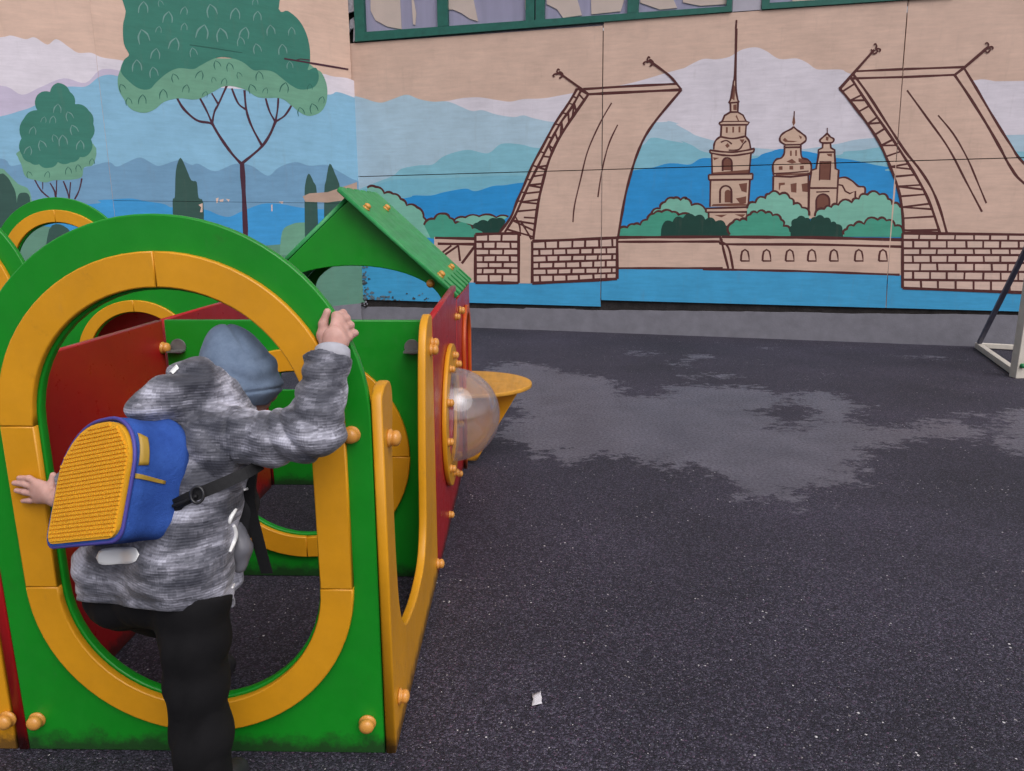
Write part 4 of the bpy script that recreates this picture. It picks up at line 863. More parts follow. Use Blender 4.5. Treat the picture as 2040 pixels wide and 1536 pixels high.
# ================================================================ the child: surfaces grown from signed-distance fields
class Field:
    def __init__(s, lo, hi, res):
        s.lo = np.array(lo, float); s.res = res; s.n = np.ceil((np.array(hi) - s.lo) / res).astype(int) + 1
        s.F = np.full(s.n, .2, np.float32)
    def sub(s, lo, hi):
        a = np.clip(np.floor((np.array(lo) - s.lo) / s.res).astype(int), 0, s.n - 1); b = np.clip(np.ceil((np.array(hi) - s.lo) / s.res).astype(int) + 1, 1, s.n)
        sl = tuple(slice(i, max(i, j)) for i, j in zip(a, b))
        ax = [s.lo[i] + s.res * np.arange(sl[i].start, sl[i].stop) for i in range(3)]
        return sl, np.meshgrid(*ax, indexing='ij')
    def put(s, sl, d, k):
        A = s.F[sl]
        if k > 0:
            h = np.clip(.5 + .5 * (A - d) / k, 0, 1); s.F[sl] = A + (d - A) * h - k * h * (1 - h)
        else: s.F[sl] = np.minimum(A, d)
    def cone(s, a, b, ra, rb, k=.02):
        a, b = np.array(a), np.array(b); m = max(ra, rb) + k + .03
        sl, (X, Y, Z) = s.sub(np.minimum(a, b) - m, np.maximum(a, b) + m)
        ab = b - a; L = float(ab @ ab) or 1e-9
        t = np.clip(((X - a[0]) * ab[0] + (Y - a[1]) * ab[1] + (Z - a[2]) * ab[2]) / L, 0, 1)
        d = np.sqrt((X - a[0] - t * ab[0]) ** 2 + (Y - a[1] - t * ab[1]) ** 2 + (Z - a[2] - t * ab[2]) ** 2) - (ra + (rb - ra) * t)
        s.put(sl, d, k)
    def chain(s, pts, radii, k=.02):
        for i in range(len(pts) - 1): s.cone(pts[i], pts[i + 1], radii[i], radii[i + 1], k)
    def ell(s, c, r, axes=None, k=.02):
        c = np.array(c); m = max(r) + k + .03; sl, (X, Y, Z) = s.sub(c - m, c + m)
        P = np.stack([X - c[0], Y - c[1], Z - c[2]], -1)
        if axes is not None: P = P @ np.array([list(v) for v in axes]).T
        r = np.array(r); k0 = np.linalg.norm(P / r, axis=-1); k1 = np.linalg.norm(P / r ** 2, axis=-1) + 1e-9
        s.put(sl, k0 * (k0 - 1) / k1, k)
    def cut(s, c, n, lo=None, hi=None, k=.0):
        """keep the side opposite to n, optionally inside a box only"""
        c, n = np.array(c), np.array(n) / np.linalg.norm(n)
        sl, (X, Y, Z) = s.sub(s.lo if lo is None else lo, s.lo + s.n * s.res if hi is None else hi)
        d = (X - c[0]) * n[0] + (Y - c[1]) * n[1] + (Z - c[2]) * n[2]
        s.F[sl] = np.maximum(s.F[sl], d)
    def warp(s, fn, lo=None, hi=None):
        sl, (X, Y, Z) = s.sub(s.lo if lo is None else lo, s.lo + s.n * s.res if hi is None else hi)
        near = np.abs(s.F[sl]) < .05
        s.F[sl] = np.where(near, s.F[sl] + fn(X, Y, Z), s.F[sl])
    def mesh(s):
        F = s.F; ins = F < 0; n = s.n - 1
        V = [F[i:n[0] + i, j:n[1] + j, k:n[2] + k] for i in (0, 1) for j in (0, 1) for k in (0, 1)]
        S = sum((v < 0).astype(np.int8) for v in V); act = (S > 0) & (S < 8)
        ids = -np.ones(act.shape, np.int64); I = np.argwhere(act); ids[act] = np.arange(len(I))
        vals = np.stack([v[act] for v in V], -1)
        corners = np.array([(i, j, k) for i in (0, 1) for j in (0, 1) for k in (0, 1)], float)
        acc = np.zeros((len(I), 3)); cnt = np.zeros(len(I))
        for a in range(8):
            for b in range(a + 1, 8):
                if np.abs(corners[a] - corners[b]).sum() != 1: continue
                va, vb = vals[:, a], vals[:, b]; m = (va < 0) != (vb < 0); t = np.where(m, va / np.where(m, va - vb, 1), 0)
                acc += np.where(m[:, None], corners[a] + t[:, None] * (corners[b] - corners[a]), 0); cnt += m
        P = s.lo + s.res * (I + acc / cnt[:, None])
        faces = []
        for ax in range(3):
            o1, o2 = [i for i in range(3) if i != ax]
            sl0 = [slice(1, -1)] * 3; sl1 = [slice(1, -1)] * 3; sl0[ax] = slice(0, -1); sl1[ax] = slice(1, None)
            d = ins[tuple(sl0)] != ins[tuple(sl1)]; E = np.argwhere(d); st = ins[tuple(sl0)][d]
            off = np.ones(3, int); off[ax] = 0; E = E + off
            def cid(d1, d2):
                q = E.copy(); q[:, o1] -= d1; q[:, o2] -= d2; return ids[q[:, 0], q[:, 1], q[:, 2]]
            q = np.stack([cid(1, 1), cid(0, 1), cid(0, 0), cid(1, 0)], -1)
            fl = st if ax != 1 else ~st
            q[~fl] = q[~fl][:, ::-1]; faces.append(q)
        f = np.concatenate(faces); f = f[(f >= 0).all(1)]
        return P, f
def smesh(P, f, relax=1):
    me = bpy.data.meshes.new('s'); me.vertices.add(len(P)); me.vertices.foreach_set('co', np.asarray(P, np.float32).reshape(-1))
    me.loops.add(f.size); me.loops.foreach_set('vertex_index', f.reshape(-1).astype(np.int32))
    me.polygons.add(len(f)); me.polygons.foreach_set('loop_start', np.arange(0, f.size, 4, dtype=np.int32))
    me.update(calc_edges=True); me.validate(); me.polygons.foreach_set('use_smooth', np.ones(len(me.polygons), bool))
    bm = bmesh.new(); bm.from_mesh(me)
    for _ in range(relax): bmesh.ops.smooth_vert(bm, verts=bm.verts, factor=.5, use_axis_x=True, use_axis_y=True, use_axis_z=True)
    bmesh.ops.recalc_face_normals(bm, faces=bm.faces); bm.to_mesh(me); bm.free()
    me.polygons.foreach_set('use_smooth', np.ones(len(me.polygons), bool)); return me
def wob(X, Y, Z, s, seed):
    """smooth pseudo-noise in [-1, 1]"""
    r = np.random.RandomState(seed); o = 0
    for i in range(5):
        k = r.normal(size=3); k = k / np.linalg.norm(k) * s * (1 + .35 * i); o = o + np.sin(X * k[0] + Y * k[1] + Z * k[2] + r.uniform(0, 6.3)) / (1 + .4 * i)
    return o / 2.2

KID = Vector((-.74, 1.57, 0))
PE = empty('person', KID, 'child in grey jacket and blue hat climbing through the yellow oval opening', 'person')
def kid(name, me, mat, parent=None, label=None):
    shift(me, -KID); return link(name, me, mat, parent or PE, label)
J = dict(pel=W(310, 1170, 1.63), hipR=W(386, 1185, 1.57), kneeR=W(393, 1362, 1.57), hipL=W(243, 1182, 1.69), kneeL=W(395, 1222, 1.98), ankL=W(405, 1372, 2.03),
         chest=W(420, 905, 1.68), neck=W(462, 828, 1.78), head=W(476, 750, 1.85), shR=W(486, 872, 1.63), elR=W(624, 858, 1.585), wrR=W(662, 706, 1.70),
         shL=W(375, 865, 1.82), elL=W(225, 930, 1.80), wrL=W(112, 992, 1.735))
ankR = Vector((J['kneeR'].x - .005, 1.56, .075)); ankR.x = W(408, 1540, 1.57).x
# ---- skin
lo, hi = (-1.45, 1.35, -.01), (-.3, 2.2, 1.33)
B = Field(lo, hi, .0065)
B.chain([J['pel'], (J['pel'] + J['chest']) / 2, J['chest'], J['neck']], [.06, .06, .065, .042], .04)
B.chain([J['neck'], J['head']], [.042, .05], .02)
B.chain([J['shR'], J['elR'], J['wrR']], [.04, .034, .024], .02); B.chain([J['shL'], J['elL'], J['wrL']], [.04, .034, .024], .02); B.cone(J['shR'], J['shL'], .045, .045, .03)
B.chain([J['hipR'], J['kneeR'], ankR], [.055, .047, .034], .03); B.chain([J['hipL'], J['kneeL'], J['ankL']], [.065, .047, .034], .03)
face = Vector((.62, .66, -.30)).normalized(); up_ = Vector((-.10, .10, 1)); side = face.cross(up_).normalized(); up_ = side.cross(face).normalized()
H = J['head']
B.ell(H, (.07, .085, .09), (side, face, up_), .01); B.ell(H - up_ * .055 + face * .03, (.05, .055, .055), (side, face, up_), .03)
B.cone(H + face * .085 - up_ * .005, H + face * .104 - up_ * .028, .008, .012, .012)
for s in (-1, 1):
    B.ell(H + side * s * .076 - up_ * .02, (.012, .02, .03), (side, face, up_), .008); B.ell(H + face * .078 + side * s * .034 - up_ * .035, (.02, .015, .016), (side, face, up_), .02)
B.cone(H + face * .085 - up_ * .062 - side * .016, H + face * .085 - up_ * .062 + side * .016, .006, .006, .008)
Pb, fb = B.mesh(); body_parts = [(Pb, fb)]
# right hand gripping the panel edge
def edge_x(z):                                             # right edge of the arched front panel at height z
    q = .25 - max(0, z - .963) ** 2; return PX + math.sqrt(max(q, 0)) + .0
wr = J['wrR']; Hd = Field(wr - Vector((.10, .10, .06)), wr + Vector((.14, .20, .20)), .0024)
pan = PY - TH / 2
Hd.chain([wr - Vector((0, .02, .04)), wr], [.024, .0225], .008)
fingers = [((684, 630), .0092, .030), ((697, 641), .0098, .033), ((706, 655), .0094, .031), ((708, 671), .0086, .026)]
for (u, v), r, ln in fingers:
    K = W(u, v, pan - .021); ex = edge_x(K.z) + .0
    K.x = min(K.x, ex + .004)
    base = wr.lerp(K, .25)
    Hd.chain([base, wr.lerp(K, .62) + Vector((0, -.003, 0)), K], [.014, .0125, r * 1.14], .012)
    p1 = Vector((ex + .0135, PY - .001, K.z + .004)); p2 = Vector((ex + .006, PY + TH / 2 + .0115, K.z - .001)); p3 = Vector((ex - .024, PY + TH / 2 + .0105, K.z - .005))
    Hd.chain([K, p1], [r * 1.14, r], .008); Hd.chain([p1, p2, p3], [r * .97, r * .92, r * .8], .003)
Hd.ell(wr + Vector((.004, .012, .028)), (.03, .015, .036), None, .012)
th = [W(650, 692, pan - .024), W(643, 668, pan - .017), W(644, 645, pan - .012), W(652, 621, pan - .0105)]
Hd.chain(th, [.0155, .0128, .0105, .0088], .008); Hd.cone(th[1], W(675, 655, pan - .018), .009, .009, .014)
body_parts.append(Hd.mesh())
# left hand flat on the ring
wl = J['wrL']; fr = PY - TH / 2 - .022                   # front of the yellow ring
Hl = Field(wl - Vector((.16, .10, .09)), wl + Vector((.08, .12, .10)), .0024)
Hl.chain([J['wrL'].lerp(J['elL'], .3), wl], [.024, .022], .008)
for (uk, vk), (um, vm), (ut_, vt), r in (((74, 962), (58, 953), (38, 952), .0078), ((70, 972), (50, 964), (29, 962), .0084), ((70, 984), (50, 980), (33, 977), .0082), ((75, 996), (60, 997), (46, 998), .0074)):
    K = W(uk, vk, fr - .020); m_ = W(um, vm, fr - .014); t_ = W(ut_, vt, fr - .0085)
    Hl.chain([wl.lerp(K, .2), K], [.013, r * 1.15], .012); Hl.chain([K, m_, t_], [r * 1.1, r, r * .82], .004)
Hl.ell(W(88, 980, fr - .019), (.026, .013, .027), None, .012)
Hl.chain([W(98, 985, fr - .02), W(104, 965, fr - .018), W(106, 947, fr - .014)], [.013, .0098, .0082], .008)
body_parts.append(Hl.mesh())
n0 = 0; PP, FF = [], []
for P_, f_ in body_parts: PP.append(P_); FF.append(f_ + n0); n0 += len(P_)
def skinmat():
    m = NT('skin'); m.col(m.ramp(m.noise(40, 5, .6), [(.3, (.50, .27, .22)), (.7, (.62, .37, .31))])); m.rough(.5); m.spec(.4)
    m.b.inputs['Subsurface Weight'].default_value = .12; m.b.inputs['Subsurface Radius'].default_value = (.01, .004, .002); m.b.inputs['Subsurface Scale'].default_value = .6
    m.bump(m.noise(420, 3), .2, .0006); return m.m
kid('body', smesh(np.concatenate(PP), np.concatenate(FF), 1), skinmat())
M_EYE = basic('eye', (.7, .7, .68), .2)
for s in (-1, 1):
    bm = bmesh.new(); bmesh.ops.create_icosphere(bm, subdivisions=2, radius=.0105); me = bpy.data.meshes.new('e'); bm.to_mesh(me); bm.free()
    kid('eye', shift(me, H + face * .081 + side * s * .03 + up_ * .002), M_EYE)
# ---- trousers
Tr = Field((-1.1, 1.4, -.01), (-.45, 2.2, .75), .0065)
Tr.cone(J['hipL'], J['hipR'], .078, .076, .03); Tr.cone(J['pel'] + Vector((0, 0, .04)), J['pel'], .07, .08, .03)
Tr.chain([J['hipL'], J['hipL'].lerp(J['kneeL'], .5), J['kneeL']], [.08, .078, .066], .03); Tr.chain([J['kneeL'], J['ankL'], J['ankL'] - Vector((0, 0, .03))], [.062, .055, .054], .02)
Tr.chain([J['hipR'], J['hipR'].lerp(J['kneeR'], .5), J['kneeR'], W(404, 1470, 1.57), ankR - Vector((0, 0, .02))], [.076, .072, .066, .066, .063], .03)
Tr.warp(lambda X, Y, Z: .0035 * (.9 - 1.8 * np.abs(np.sin(Z * 24 + 3 * np.sin(X * 22 + 1) + 2 * np.sin(Y * 17))) ** .8) * np.clip(1.4 - np.abs(Z - .30) * 4, .35, 1) + .0025 * wob(X, Y, Z * .35, 60, 3))
Tr.cut((0, 0, .045), (0, 0, -1)); Tr.cut((-.8, 1.6, W(320, 1205, 1.60).z + .035), (.04, .44, 1))
M_TR = NT('black trousers')
M_TR.col(M_TR.ramp(M_TR.noise(9, 4), [(.3, (.004, .0038, .0044)), (.7, (.008, .0075, .0085))])); M_TR.rough(.85); M_TR.spec(.25); M_TR.b.inputs['Sheen Weight'].default_value = .0
M_TR.bump(M_TR.noise(500, 2), .4, .001)
kid('trousers', smesh(*Tr.mesh(), 1), M_TR.m)
M_SHOE = basic('dark shoe', (.02, .02, .024), .6)
for A, d in ((ankR, Vector((.25, .97, 0))), (Vector((J['ankL'].x, J['ankL'].y, .06)), Vector((.2, .98, 0)))):
    d.normalize(); S_ = Field((A.x - .2, A.y - .2, -.005), (A.x + .2, A.y + .3, .16), .006)
    S_.chain([Vector((A.x, A.y, .045)) - d * .03, Vector((A.x, A.y, .042)) + d * .08, Vector((A.x, A.y, .034)) + d * .125], [.042, .038, .032], .02); S_.cone((A.x, A.y, .05), (A.x, A.y, .095), .042, .04, .02)
    S_.cut((0, 0, .003), (0, 0, -1)); kid('shoe', smesh(*S_.mesh(), 1), M_SHOE)
# ---- jacket
JK = Field((-1.25, 1.3, .5), (-.27, 2.05, 1.32), .0046)
JK.cone(W(226, 1132, 1.68), W(366, 1118, 1.585), .088, .1, .05)
JK.cone(W(232, 1225, 1.675), W(374, 1222, 1.58), .09, .1, .05); JK.cone(W(232, 1132, 1.68), W(236, 1225, 1.68), .086, .082, .03); JK.cone(W(366, 1118, 1.585), W(374, 1240, 1.585), .098, .095, .03)
JK.cone(W(366, 1118, 1.585), W(395, 1010, 1.62), .098, .088, .04); JK.cone(W(250, 1120, 1.70), W(335, 990, 1.70), .085, .085, .05)
JK.cone(W(395, 1010, 1.62), W(430, 895, 1.66), .088, .085, .05); JK.cone(W(335, 990, 1.70), W(385, 885, 1.76), .085, .08, .05)
JK.cone(W(430, 895, 1.66), W(385, 885, 1.76), .085, .08, .05); JK.cone(W(425, 880, 1.70), W(462, 826, 1.78), .075, .056, .04)
JK.cone(W(438, 878, 1.66), J['shR'], .07, .064, .03)
JK.chain([J['shR'], W(550, 872, 1.605), W(622, 860, 1.585), W(634, 848, 1.592)], [.064, .057, .057, .058], .022)
JK.chain([W(630, 852, 1.592), W(641, 790, 1.64), W(652, 710, 1.692)], [.059, .054, .051], .016)
JK.chain([W(385, 880, 1.80), J['elL'], J['wrL'].lerp(J['elL'], .22)], [.066, .06, .046], .03)
# hood lying on the back
JK.chain([W(276, 812, 1.59), W(335, 786, 1.635), W(392, 767, 1.69), W(432, 790, 1.73)], [.024, .046, .060, .05], .012)
JK.cone(W(432, 788, 1.73), W(455, 812, 1.74), .05, .046, .02); JK.cone(W(310, 815, 1.62), W(400, 820, 1.70), .04, .05, .03)
# front edge of the jacket showing beyond the body
JK.chain([W(458, 1040, 1.68), W(468, 1090, 1.68), W(462, 1150, 1.67)], [.03, .032, .026], .015)
wd = (W(661, 712, 1.694) - W(652, 790, 1.64)).normalized()
we = W(656, 717, 1.69); JK.cut(we, wd, we - Vector((.11, .1, .06)), we + Vector((.11, .12, .2)))
wdl = (J['wrL'] - J['elL']).normalized(); wle = J['wrL'].lerp(J['elL'], .16); JK.cut(wle, wdl, wle - Vector((.12, .1, .1)), wle + Vector((.02, .1, .1)))
cr = lambda q: .9 - 1.8 * np.abs(np.sin(q / 2)) ** .8
sp_, sn_ = W(470, 880, 1.6), (J['elR'] - J['shR']).normalized()
def folds(X, Y, Z):
    e = np.array(J['elR']); d = np.sqrt((X - e[0]) ** 2 + (Y - e[1]) ** 2 + (Z - e[2] - .01) ** 2)
    ang = np.arctan2(Z - e[2] - .10, X - e[0] + .13)
    f = .0085 * cr(ang * 15 + 1.2 * np.sin(d * 45)) * np.exp(-(d / .16) ** 2)
    fz = (Z - .98) * .5; f += .0075 * cr(Z * 66 + X * 30 + 3.0 * np.sin(X * 17 + Y * 11)) * np.exp(-((Z - .90) / .09) ** 2) * (X < -.62)
    f += .0055 * wob(X, Y, Z, 34, 11) + .003 * wob(X, Y, Z, 85, 5)
    f += .009 * cr(X * 36 - Z * 66 + 2.5 * np.sin(Y * 24 + X * 15)) * np.exp(-((Z - 1.12) / .055) ** 2) * np.clip((-.66 - X) * 20, 0, 1)
    q = (X - sp_.x) * sn_.x + (Y - sp_.y) * sn_.y + (Z - sp_.z) * sn_.z; f += .0055 * np.exp(-(q / .004) ** 2) * (np.abs(Z - sp_.z) < .09) * (Y < 1.72)
    f += .004 * np.exp(-((Z - .575 + .44 * (Y - 1.6) - (zh0 - .575) - .022) / .003) ** 2)
    return f
zh0 = W(320, 1205, 1.60).z
JK.warp(folds)
zh = W(320, 1205, 1.60).z; JK.cut((-.8, 1.6, zh), (-.04, -.44, -1))
def jacketmat():
    m = NT('grey brushed-camo jacket'); sep = m.n('SeparateXYZ'); m.l(m.co.outputs['Object'], sep.inputs[0])
    big = m.noise(8.5, 2, .5, (.8, .8, 1.7)); sn = m.n('VectorMath', operation='SNAP'); m.l(m.co.outputs['Object'], sn.inputs[0]); sn.inputs[1].default_value = (.0085, .0085, .0046)
    stn = m.n('TexNoise', i_Scale=22, i_Detail=3, i_Roughness=.8); mp_ = m.n('Mapping'); mp_.inputs['Scale'].default_value = (.62, .62, 2.2); m.l(sn.outputs[0], mp_.inputs[0]); m.l(mp_.outputs[0], stn.inputs['Vector']); st_ = stn.outputs['Fac']
    s = m.math('ADD', m.math('MULTIPLY', big, .68), m.math('MULTIPLY', st_, .52))
    c = m.ramp(s, [(.48, (.040, .042, .056)), (.57, (.105, .107, .13)), (.64, (.23, .23, .27)), (.73, (.52, .52, .6))])
    zz = m.math('ADD', sep.outputs[2], m.math('MULTIPLY', sep.outputs[0], .09))
    rib = m.math('SINE', m.math('MULTIPLY', zz, 2 * math.pi / .0066)); col_ = m.math('SINE', m.math('MULTIPLY', m.math('SUBTRACT', sep.outputs[0], sep.outputs[1]), 2 * math.pi / .0062))
    k = m.math('ADD', m.math('MULTIPLY', rib, .5), m.math('MULTIPLY', col_, .28))
    c = m.mix(1, c, m.ramp(m.math('ADD', m.math('MULTIPLY', k, .5), .5), [(.1, (.82, .82, .82)), (.9, (1.18, 1.18, 1.18))]), 'MULTIPLY')
    m.col(c); m.rough(.62); m.spec(.35); m.b.inputs['Sheen Weight'].default_value = .15
    m.bump(m.math('ADD', k, m.noise(120, 3)), .35, .0015); return m.m
jk_me = smesh(*JK.mesh(), 1)
BVJ = BVHTree.FromPolygons([v.co.copy() for v in jk_me.vertices], [tuple(p.vertices) for p in jk_me.polygons])
jk = kid('jacket', jk_me, jacketmat(), label='grey and white brushed pattern jacket with reflective trim')
# knit cuff
ax0 = W(661, 722, 1.688); ax1 = W(663, 694, 1.708); dq = (ax1 - ax0); 
cu = lathe([(.036, 0), (.0425, .004), (.0415, dq.length * .55), (.0405, dq.length - .004), (.037, dq.length), (.026, dq.length - .004)], 28)
cu.transform(Matrix.Translation(ax0) @ dq.to_track_quat('Z', 'Y').to_matrix().to_4x4()); kid('cuff', cu, basic('pale grey knit', (.42, .42, .46), .85, .2, .1, 60, .6, 300), jk)
# ---- hat
HT = Field((-.95, 1.6, .95), (-.5, 2.1, 1.35), .0036)
hc = W(474, 742, 1.84); hu = Vector((-.11, .10, 1)).normalized(); hs = face.cross(hu).normalized(); hf_ = hu.cross(hs).normalized()
if hf_.dot(face) < 0: hf_ = -hf_
HT.ell(hc - hu * .01, (.092, .098, .10), (hs, hf_, hu), .01); HT.ell(hc + hu * .06 - hf_ * .012, (.056, .062, .058), (hs, hf_, hu), .04); HT.ell(hc + hu * .093 - hf_ * .022 , (.026, .034, .026), (hs, hf_, hu), .03)
HT.ell(hc - hu * .045 + hf_ * .006, (.096, .104, .045), (hs, hf_, hu), .012)
def hatf(X, Y, Z):
    h = (X - hc.x) * hu.x + (Y - hc.y) * hu.y + (Z - hc.z) * hu.z; q = (X - hc.x) * hs.x + (Y - hc.y) * hs.y; w_ = (X - hc.x) * hf_.x + (Y - hc.y) * hf_.y
    f = .0055 * cr(h * 105 + 2.4 * np.sin(w_ * 30 + q * 14) + 1) * np.exp(-((h - .012) / .03) ** 2) * np.clip(.55 + .6 * np.sin(w_ * 21 + q * 9 + .6), 0, 1) + .002 * wob(X, Y, Z, 55, 2)
    f += .006 * np.exp(-((h + .047 + .05 * w_) / .0035) ** 2) + .006 * np.exp(-(((w_ + .012) / .006) ** 2)) * (h > .045) * np.clip((h - .045) * 30, 0, 1)
    return f
HT.warp(hatf); hb = hc - hu * .084; HT.cut(hb, -hu - hf_ * .18)
hm = NT('slate blue knit'); hm.col(hm.ramp(hm.noise(35, 5, .7), [(.3, (.115, .16, .235)), (.7, (.165, .222, .31))])); hm.rough(.9); hm.spec(.2); hm.b.inputs['Sheen Weight'].default_value = .1
hm.bump(hm.math('ADD', hm.noise(330, 3), hm.noise(90, 3)), .35, .0012)
kid('hat', smesh(*HT.mesh(), 1), hm.m, label='slate blue knitted beanie')
# ---- reflective patches laid on the jacket
def hitp(u, v, tree, off, default):
    d = ray(u, v).normalized(); r = tree.ray_cast(CAM, d)
    return (r[0] + r[1] * off if r[1].dot(d) < 0 else r[0] - r[1] * off) if r[0] else W(u, v, default)
def patch(name, px, tree, off, mat, parent, default=1.6, n=(14, 5)):
    """px: function (s,t in 0..1) -> pixel"""
    vs = [hitp(*px(i / n[0], j / n[1]), tree, off, default) for j in range(n[1] + 1) for i in range(n[0] + 1)]; w_ = n[0] + 1
    me = mesh(vs, [(j * w_ + i, j * w_ + i + 1, (j + 1) * w_ + i + 1, (j + 1) * w_ + i) for j in range(n[1]) for i in range(n[0])], True)
    bm = bmesh.new(); bm.from_mesh(me); bmesh.ops.recalc_face_normals(bm, faces=bm.faces)
    bmesh.ops.solidify(bm, geom=bm.faces[:], thickness=.0012); bm.to_mesh(me); bm.free(); return kid(name, me, mat, parent)
M_REFL = NT('reflective tape'); M_REFL.col((.97, .97, .95)); M_REFL.rough(.3); M_REFL.spec(.8); M_REFL = M_REFL.m
def rr(s, t):                                               # rounded patch on the lower back
    x = -1 + 2 * s; y = (-1 + 2 * t) * (1 - abs(x) ** 5) ** .5; return (237 + 43 * x, 1108 + 16.5 * y - 3 * x)
patch('reflective_patch', rr, BVJ, .003, M_REFL, jk)
def hs_(s, t): return (342 + 14 * s - 0 + 5 * (t - .5), 745 - 14 * s + 7 * (t - .5))
patch('reflective_patch', hs_, BVJ, .003, M_REFL, jk, n=(5, 2))
def strip(name, pts, w, Yd, parent, mat):
    P = spline([hitp(u, v, BVJ, .002, 1.665) for u, v, dy in pts], 6); me = tube(P, [w * (.55 + .45 * math.sin(math.pi * min(1, (i + .6) / len(P)))) for i in range(len(P))], 8); return kid(name, me, mat, parent)
for pts, w in ((((469, 1014, 0), (459, 1030, 0), (456, 1042, 0)), .0052), (((464, 1046, 0), (468, 1062, 0), (464, 1080, 0), (456, 1099, 0)), .006), (((489, 1076, .02), (486, 1092, .02), (478, 1106, .02), (470, 1113, .02)), .0045), (((471, 1132, .01), (469, 1140, .01)), .004), (((466, 1162, .01), (461, 1171, .01)), .0035), (((507, 941, .02), (505, 955, .02), (498, 970, .02), (485, 975, .02)), .0045), (((496, 991, .02), (493, 997, .02)), .005)):
    strip('reflective_piping', pts, w * .95, 1.575, jk, M_REFL)
# dark inner flap and pouch under the arm
FL = Field((-.75, 1.55, .6), (-.5, 1.85, 1.05), .006)
FL.chain([W(475, 945, 1.69), W(486, 1000, 1.69), W(484, 1060, 1.69)], [.045, .03, .026], .02); FL.warp(lambda X, Y, Z: .004 * wob(X, Y, Z, 60, 8))
kid('jacket_front', smesh(*FL.mesh(), 1), basic('black lining', (.012, .012, .014), .8), jk)
FG = Field((-.75, 1.55, .5), (-.5, 1.85, 1.0), .006)
FG.chain([W(472, 1050, 1.665), W(480, 1090, 1.66), W(478, 1130, 1.655)], [.018, .026, .016], .015); FG.warp(lambda X, Y, Z: .003 * wob(X, Y, Z, 80, 4))
kid('pocket_flap', smesh(*FG.mesh(), 1), basic('grey shiny flap', (.16, .16, .18), .35), jk)

# ================================================================ backpack
BL, BRt, TR_ = W(87, 1094, 1.53), W(236, 1080, 1.415), W(283, 816, 1.475)
a_ = BRt - BL; b_ = TR_ - BRt
ahat = a_.normalized(); bh = (b_ - ahat * b_.dot(ahat)).normalized(); wB, hB = a_.length, b_.dot(bh); shear = b_.dot(ahat) / hB
ch_ = bh.cross(ahat).normalized()
if ch_.y < 0: ch_ = -ch_
BPR = W(200, 1080, 1.5); 
BP = empty('backpack', BPR, "blue backpack with a studded yellow panel on the child's back", 'backpack')
def bpl(name, me, mat, parent=None, label=None): shift(me, -BPR); return link(name, me, mat, parent or BP, label)
def outline(sc=1.0, n=10, sx=0):
    """rounded-top bag outline in metres about its middle"""
    pts = []; hw, hh = wB / 2 * sc, hB / 2 * sc; r = wB * .44 * sc; rb = wB * .10 * sc
    for k in range(n + 1): a = math.pi * .5 * k / n; pts.append((hw - r + r * math.cos(a), hh - r + r * math.sin(a)))
    for k in range(n + 1): a = math.pi * .5 * (1 + k / n); pts.append((-hw + r + r * math.cos(a), hh - r + r * math.sin(a)))
    for k in range(5): a = math.pi * (1 + .5 * k / 4); pts.append((-hw + rb + rb * math.cos(a), -hh + rb + rb * math.sin(a)))
    for k in range(5): a = math.pi * (1.5 + .5 * k / 4); pts.append((hw - rb + rb * math.cos(a), -hh + rb + rb * math.sin(a)))
    return pts
mid = BL + a_ * .5 + b_ * .5
def bp(x, y, c): return mid + ahat * (x + shear * y) + bh * y + ch_ * c
def ringpts(sc, c, wave=0): return [bp(x, y, c + wave * math.sin(7 * x + 9 * y)) for x, y in outline(sc)]
prof = [(.86, .012), (.955, .004), (1.0, .016), (1.0, .034), (.97, .06), (.975, .088), (1.035, .112), (1.01, .132), (.8, .137)]
rings = [ringpts(s_, c_, .006 if 0 < i < 7 else 0) for i, (s_, c_) in enumerate(prof)]; n_ = len(rings[0]); vs = [p for r_ in rings for p in r_]
fs = [(i * n_ + k, i * n_ + (k + 1) % n_, (i + 1) * n_ + (k + 1) % n_, (i + 1) * n_ + k) for i in range(len(rings) - 1) for k in range(n_)] + [tuple(range(n_))[::-1], tuple(range((len(rings) - 1) * n_, len(rings) * n_))]
bm_me = mesh(vs, fs, True); bm = bmesh.new(); bm.from_mesh(bm_me); bmesh.ops.recalc_face_normals(bm, faces=bm.faces); bm.to_mesh(bm_me); bm.free()
BVB = BVHTree.FromPolygons([v.co.copy() for v in bm_me.vertices], [tuple(p.vertices) for p in bm_me.polygons])
mB = NT('royal blue felt'); mB.col(mB.ramp(mB.noise(14, 5, .65), [(.3, (.018, .06, .27)), (.7, (.04, .115, .43))])); mB.rough(.85); mB.spec(.25); mB.bump(mB.math('ADD', mB.noise(350, 3), mB.math('MULTIPLY', mB.noise(26, 4), 2.0)), .5, .004)
bag = bpl('bag', bm_me, mB.m)
# studded yellow silicone panel: a field of real little studs on a plate
o2 = outline(.93); plv = [bp(x, y, -.002) for x, y in o2] + [bp(x, y, .012) for x, y in o2]; n2 = len(o2)
me = mesh(plv, [tuple(range(n2)), tuple(range(2 * n2 - 1, n2 - 1, -1))] + [(i, i + n2, (i + 1) % n2 + n2, (i + 1) % n2) for i in range(n2)])
bm = bmesh.new(); bm.from_mesh(me); bmesh.ops.recalc_face_normals(bm, faces=bm.faces); bm.to_mesh(me); bm.free()
M_STUD = basic('yellow silicone', (.80, .40, .02), .5, .4, .06, 9, 0)
yp = bpl('pixel_panel', me, M_STUD, label='yellow silicone panel covered in tiny square studs')
def inside(poly, x, y):
    c = False
    for (x0, y0), (x1, y1) in zip(poly, poly[1:] + poly[:1]):
        if (y0 > y) != (y1 > y) and x < (x1 - x0) * (y - y0) / (y1 - y0) + x0: c = not c
    return c
oi = outline(.89); vs, fs = [], []; pt = .0088; nx_, ny_ = int(wB / pt), int(hB / pt)
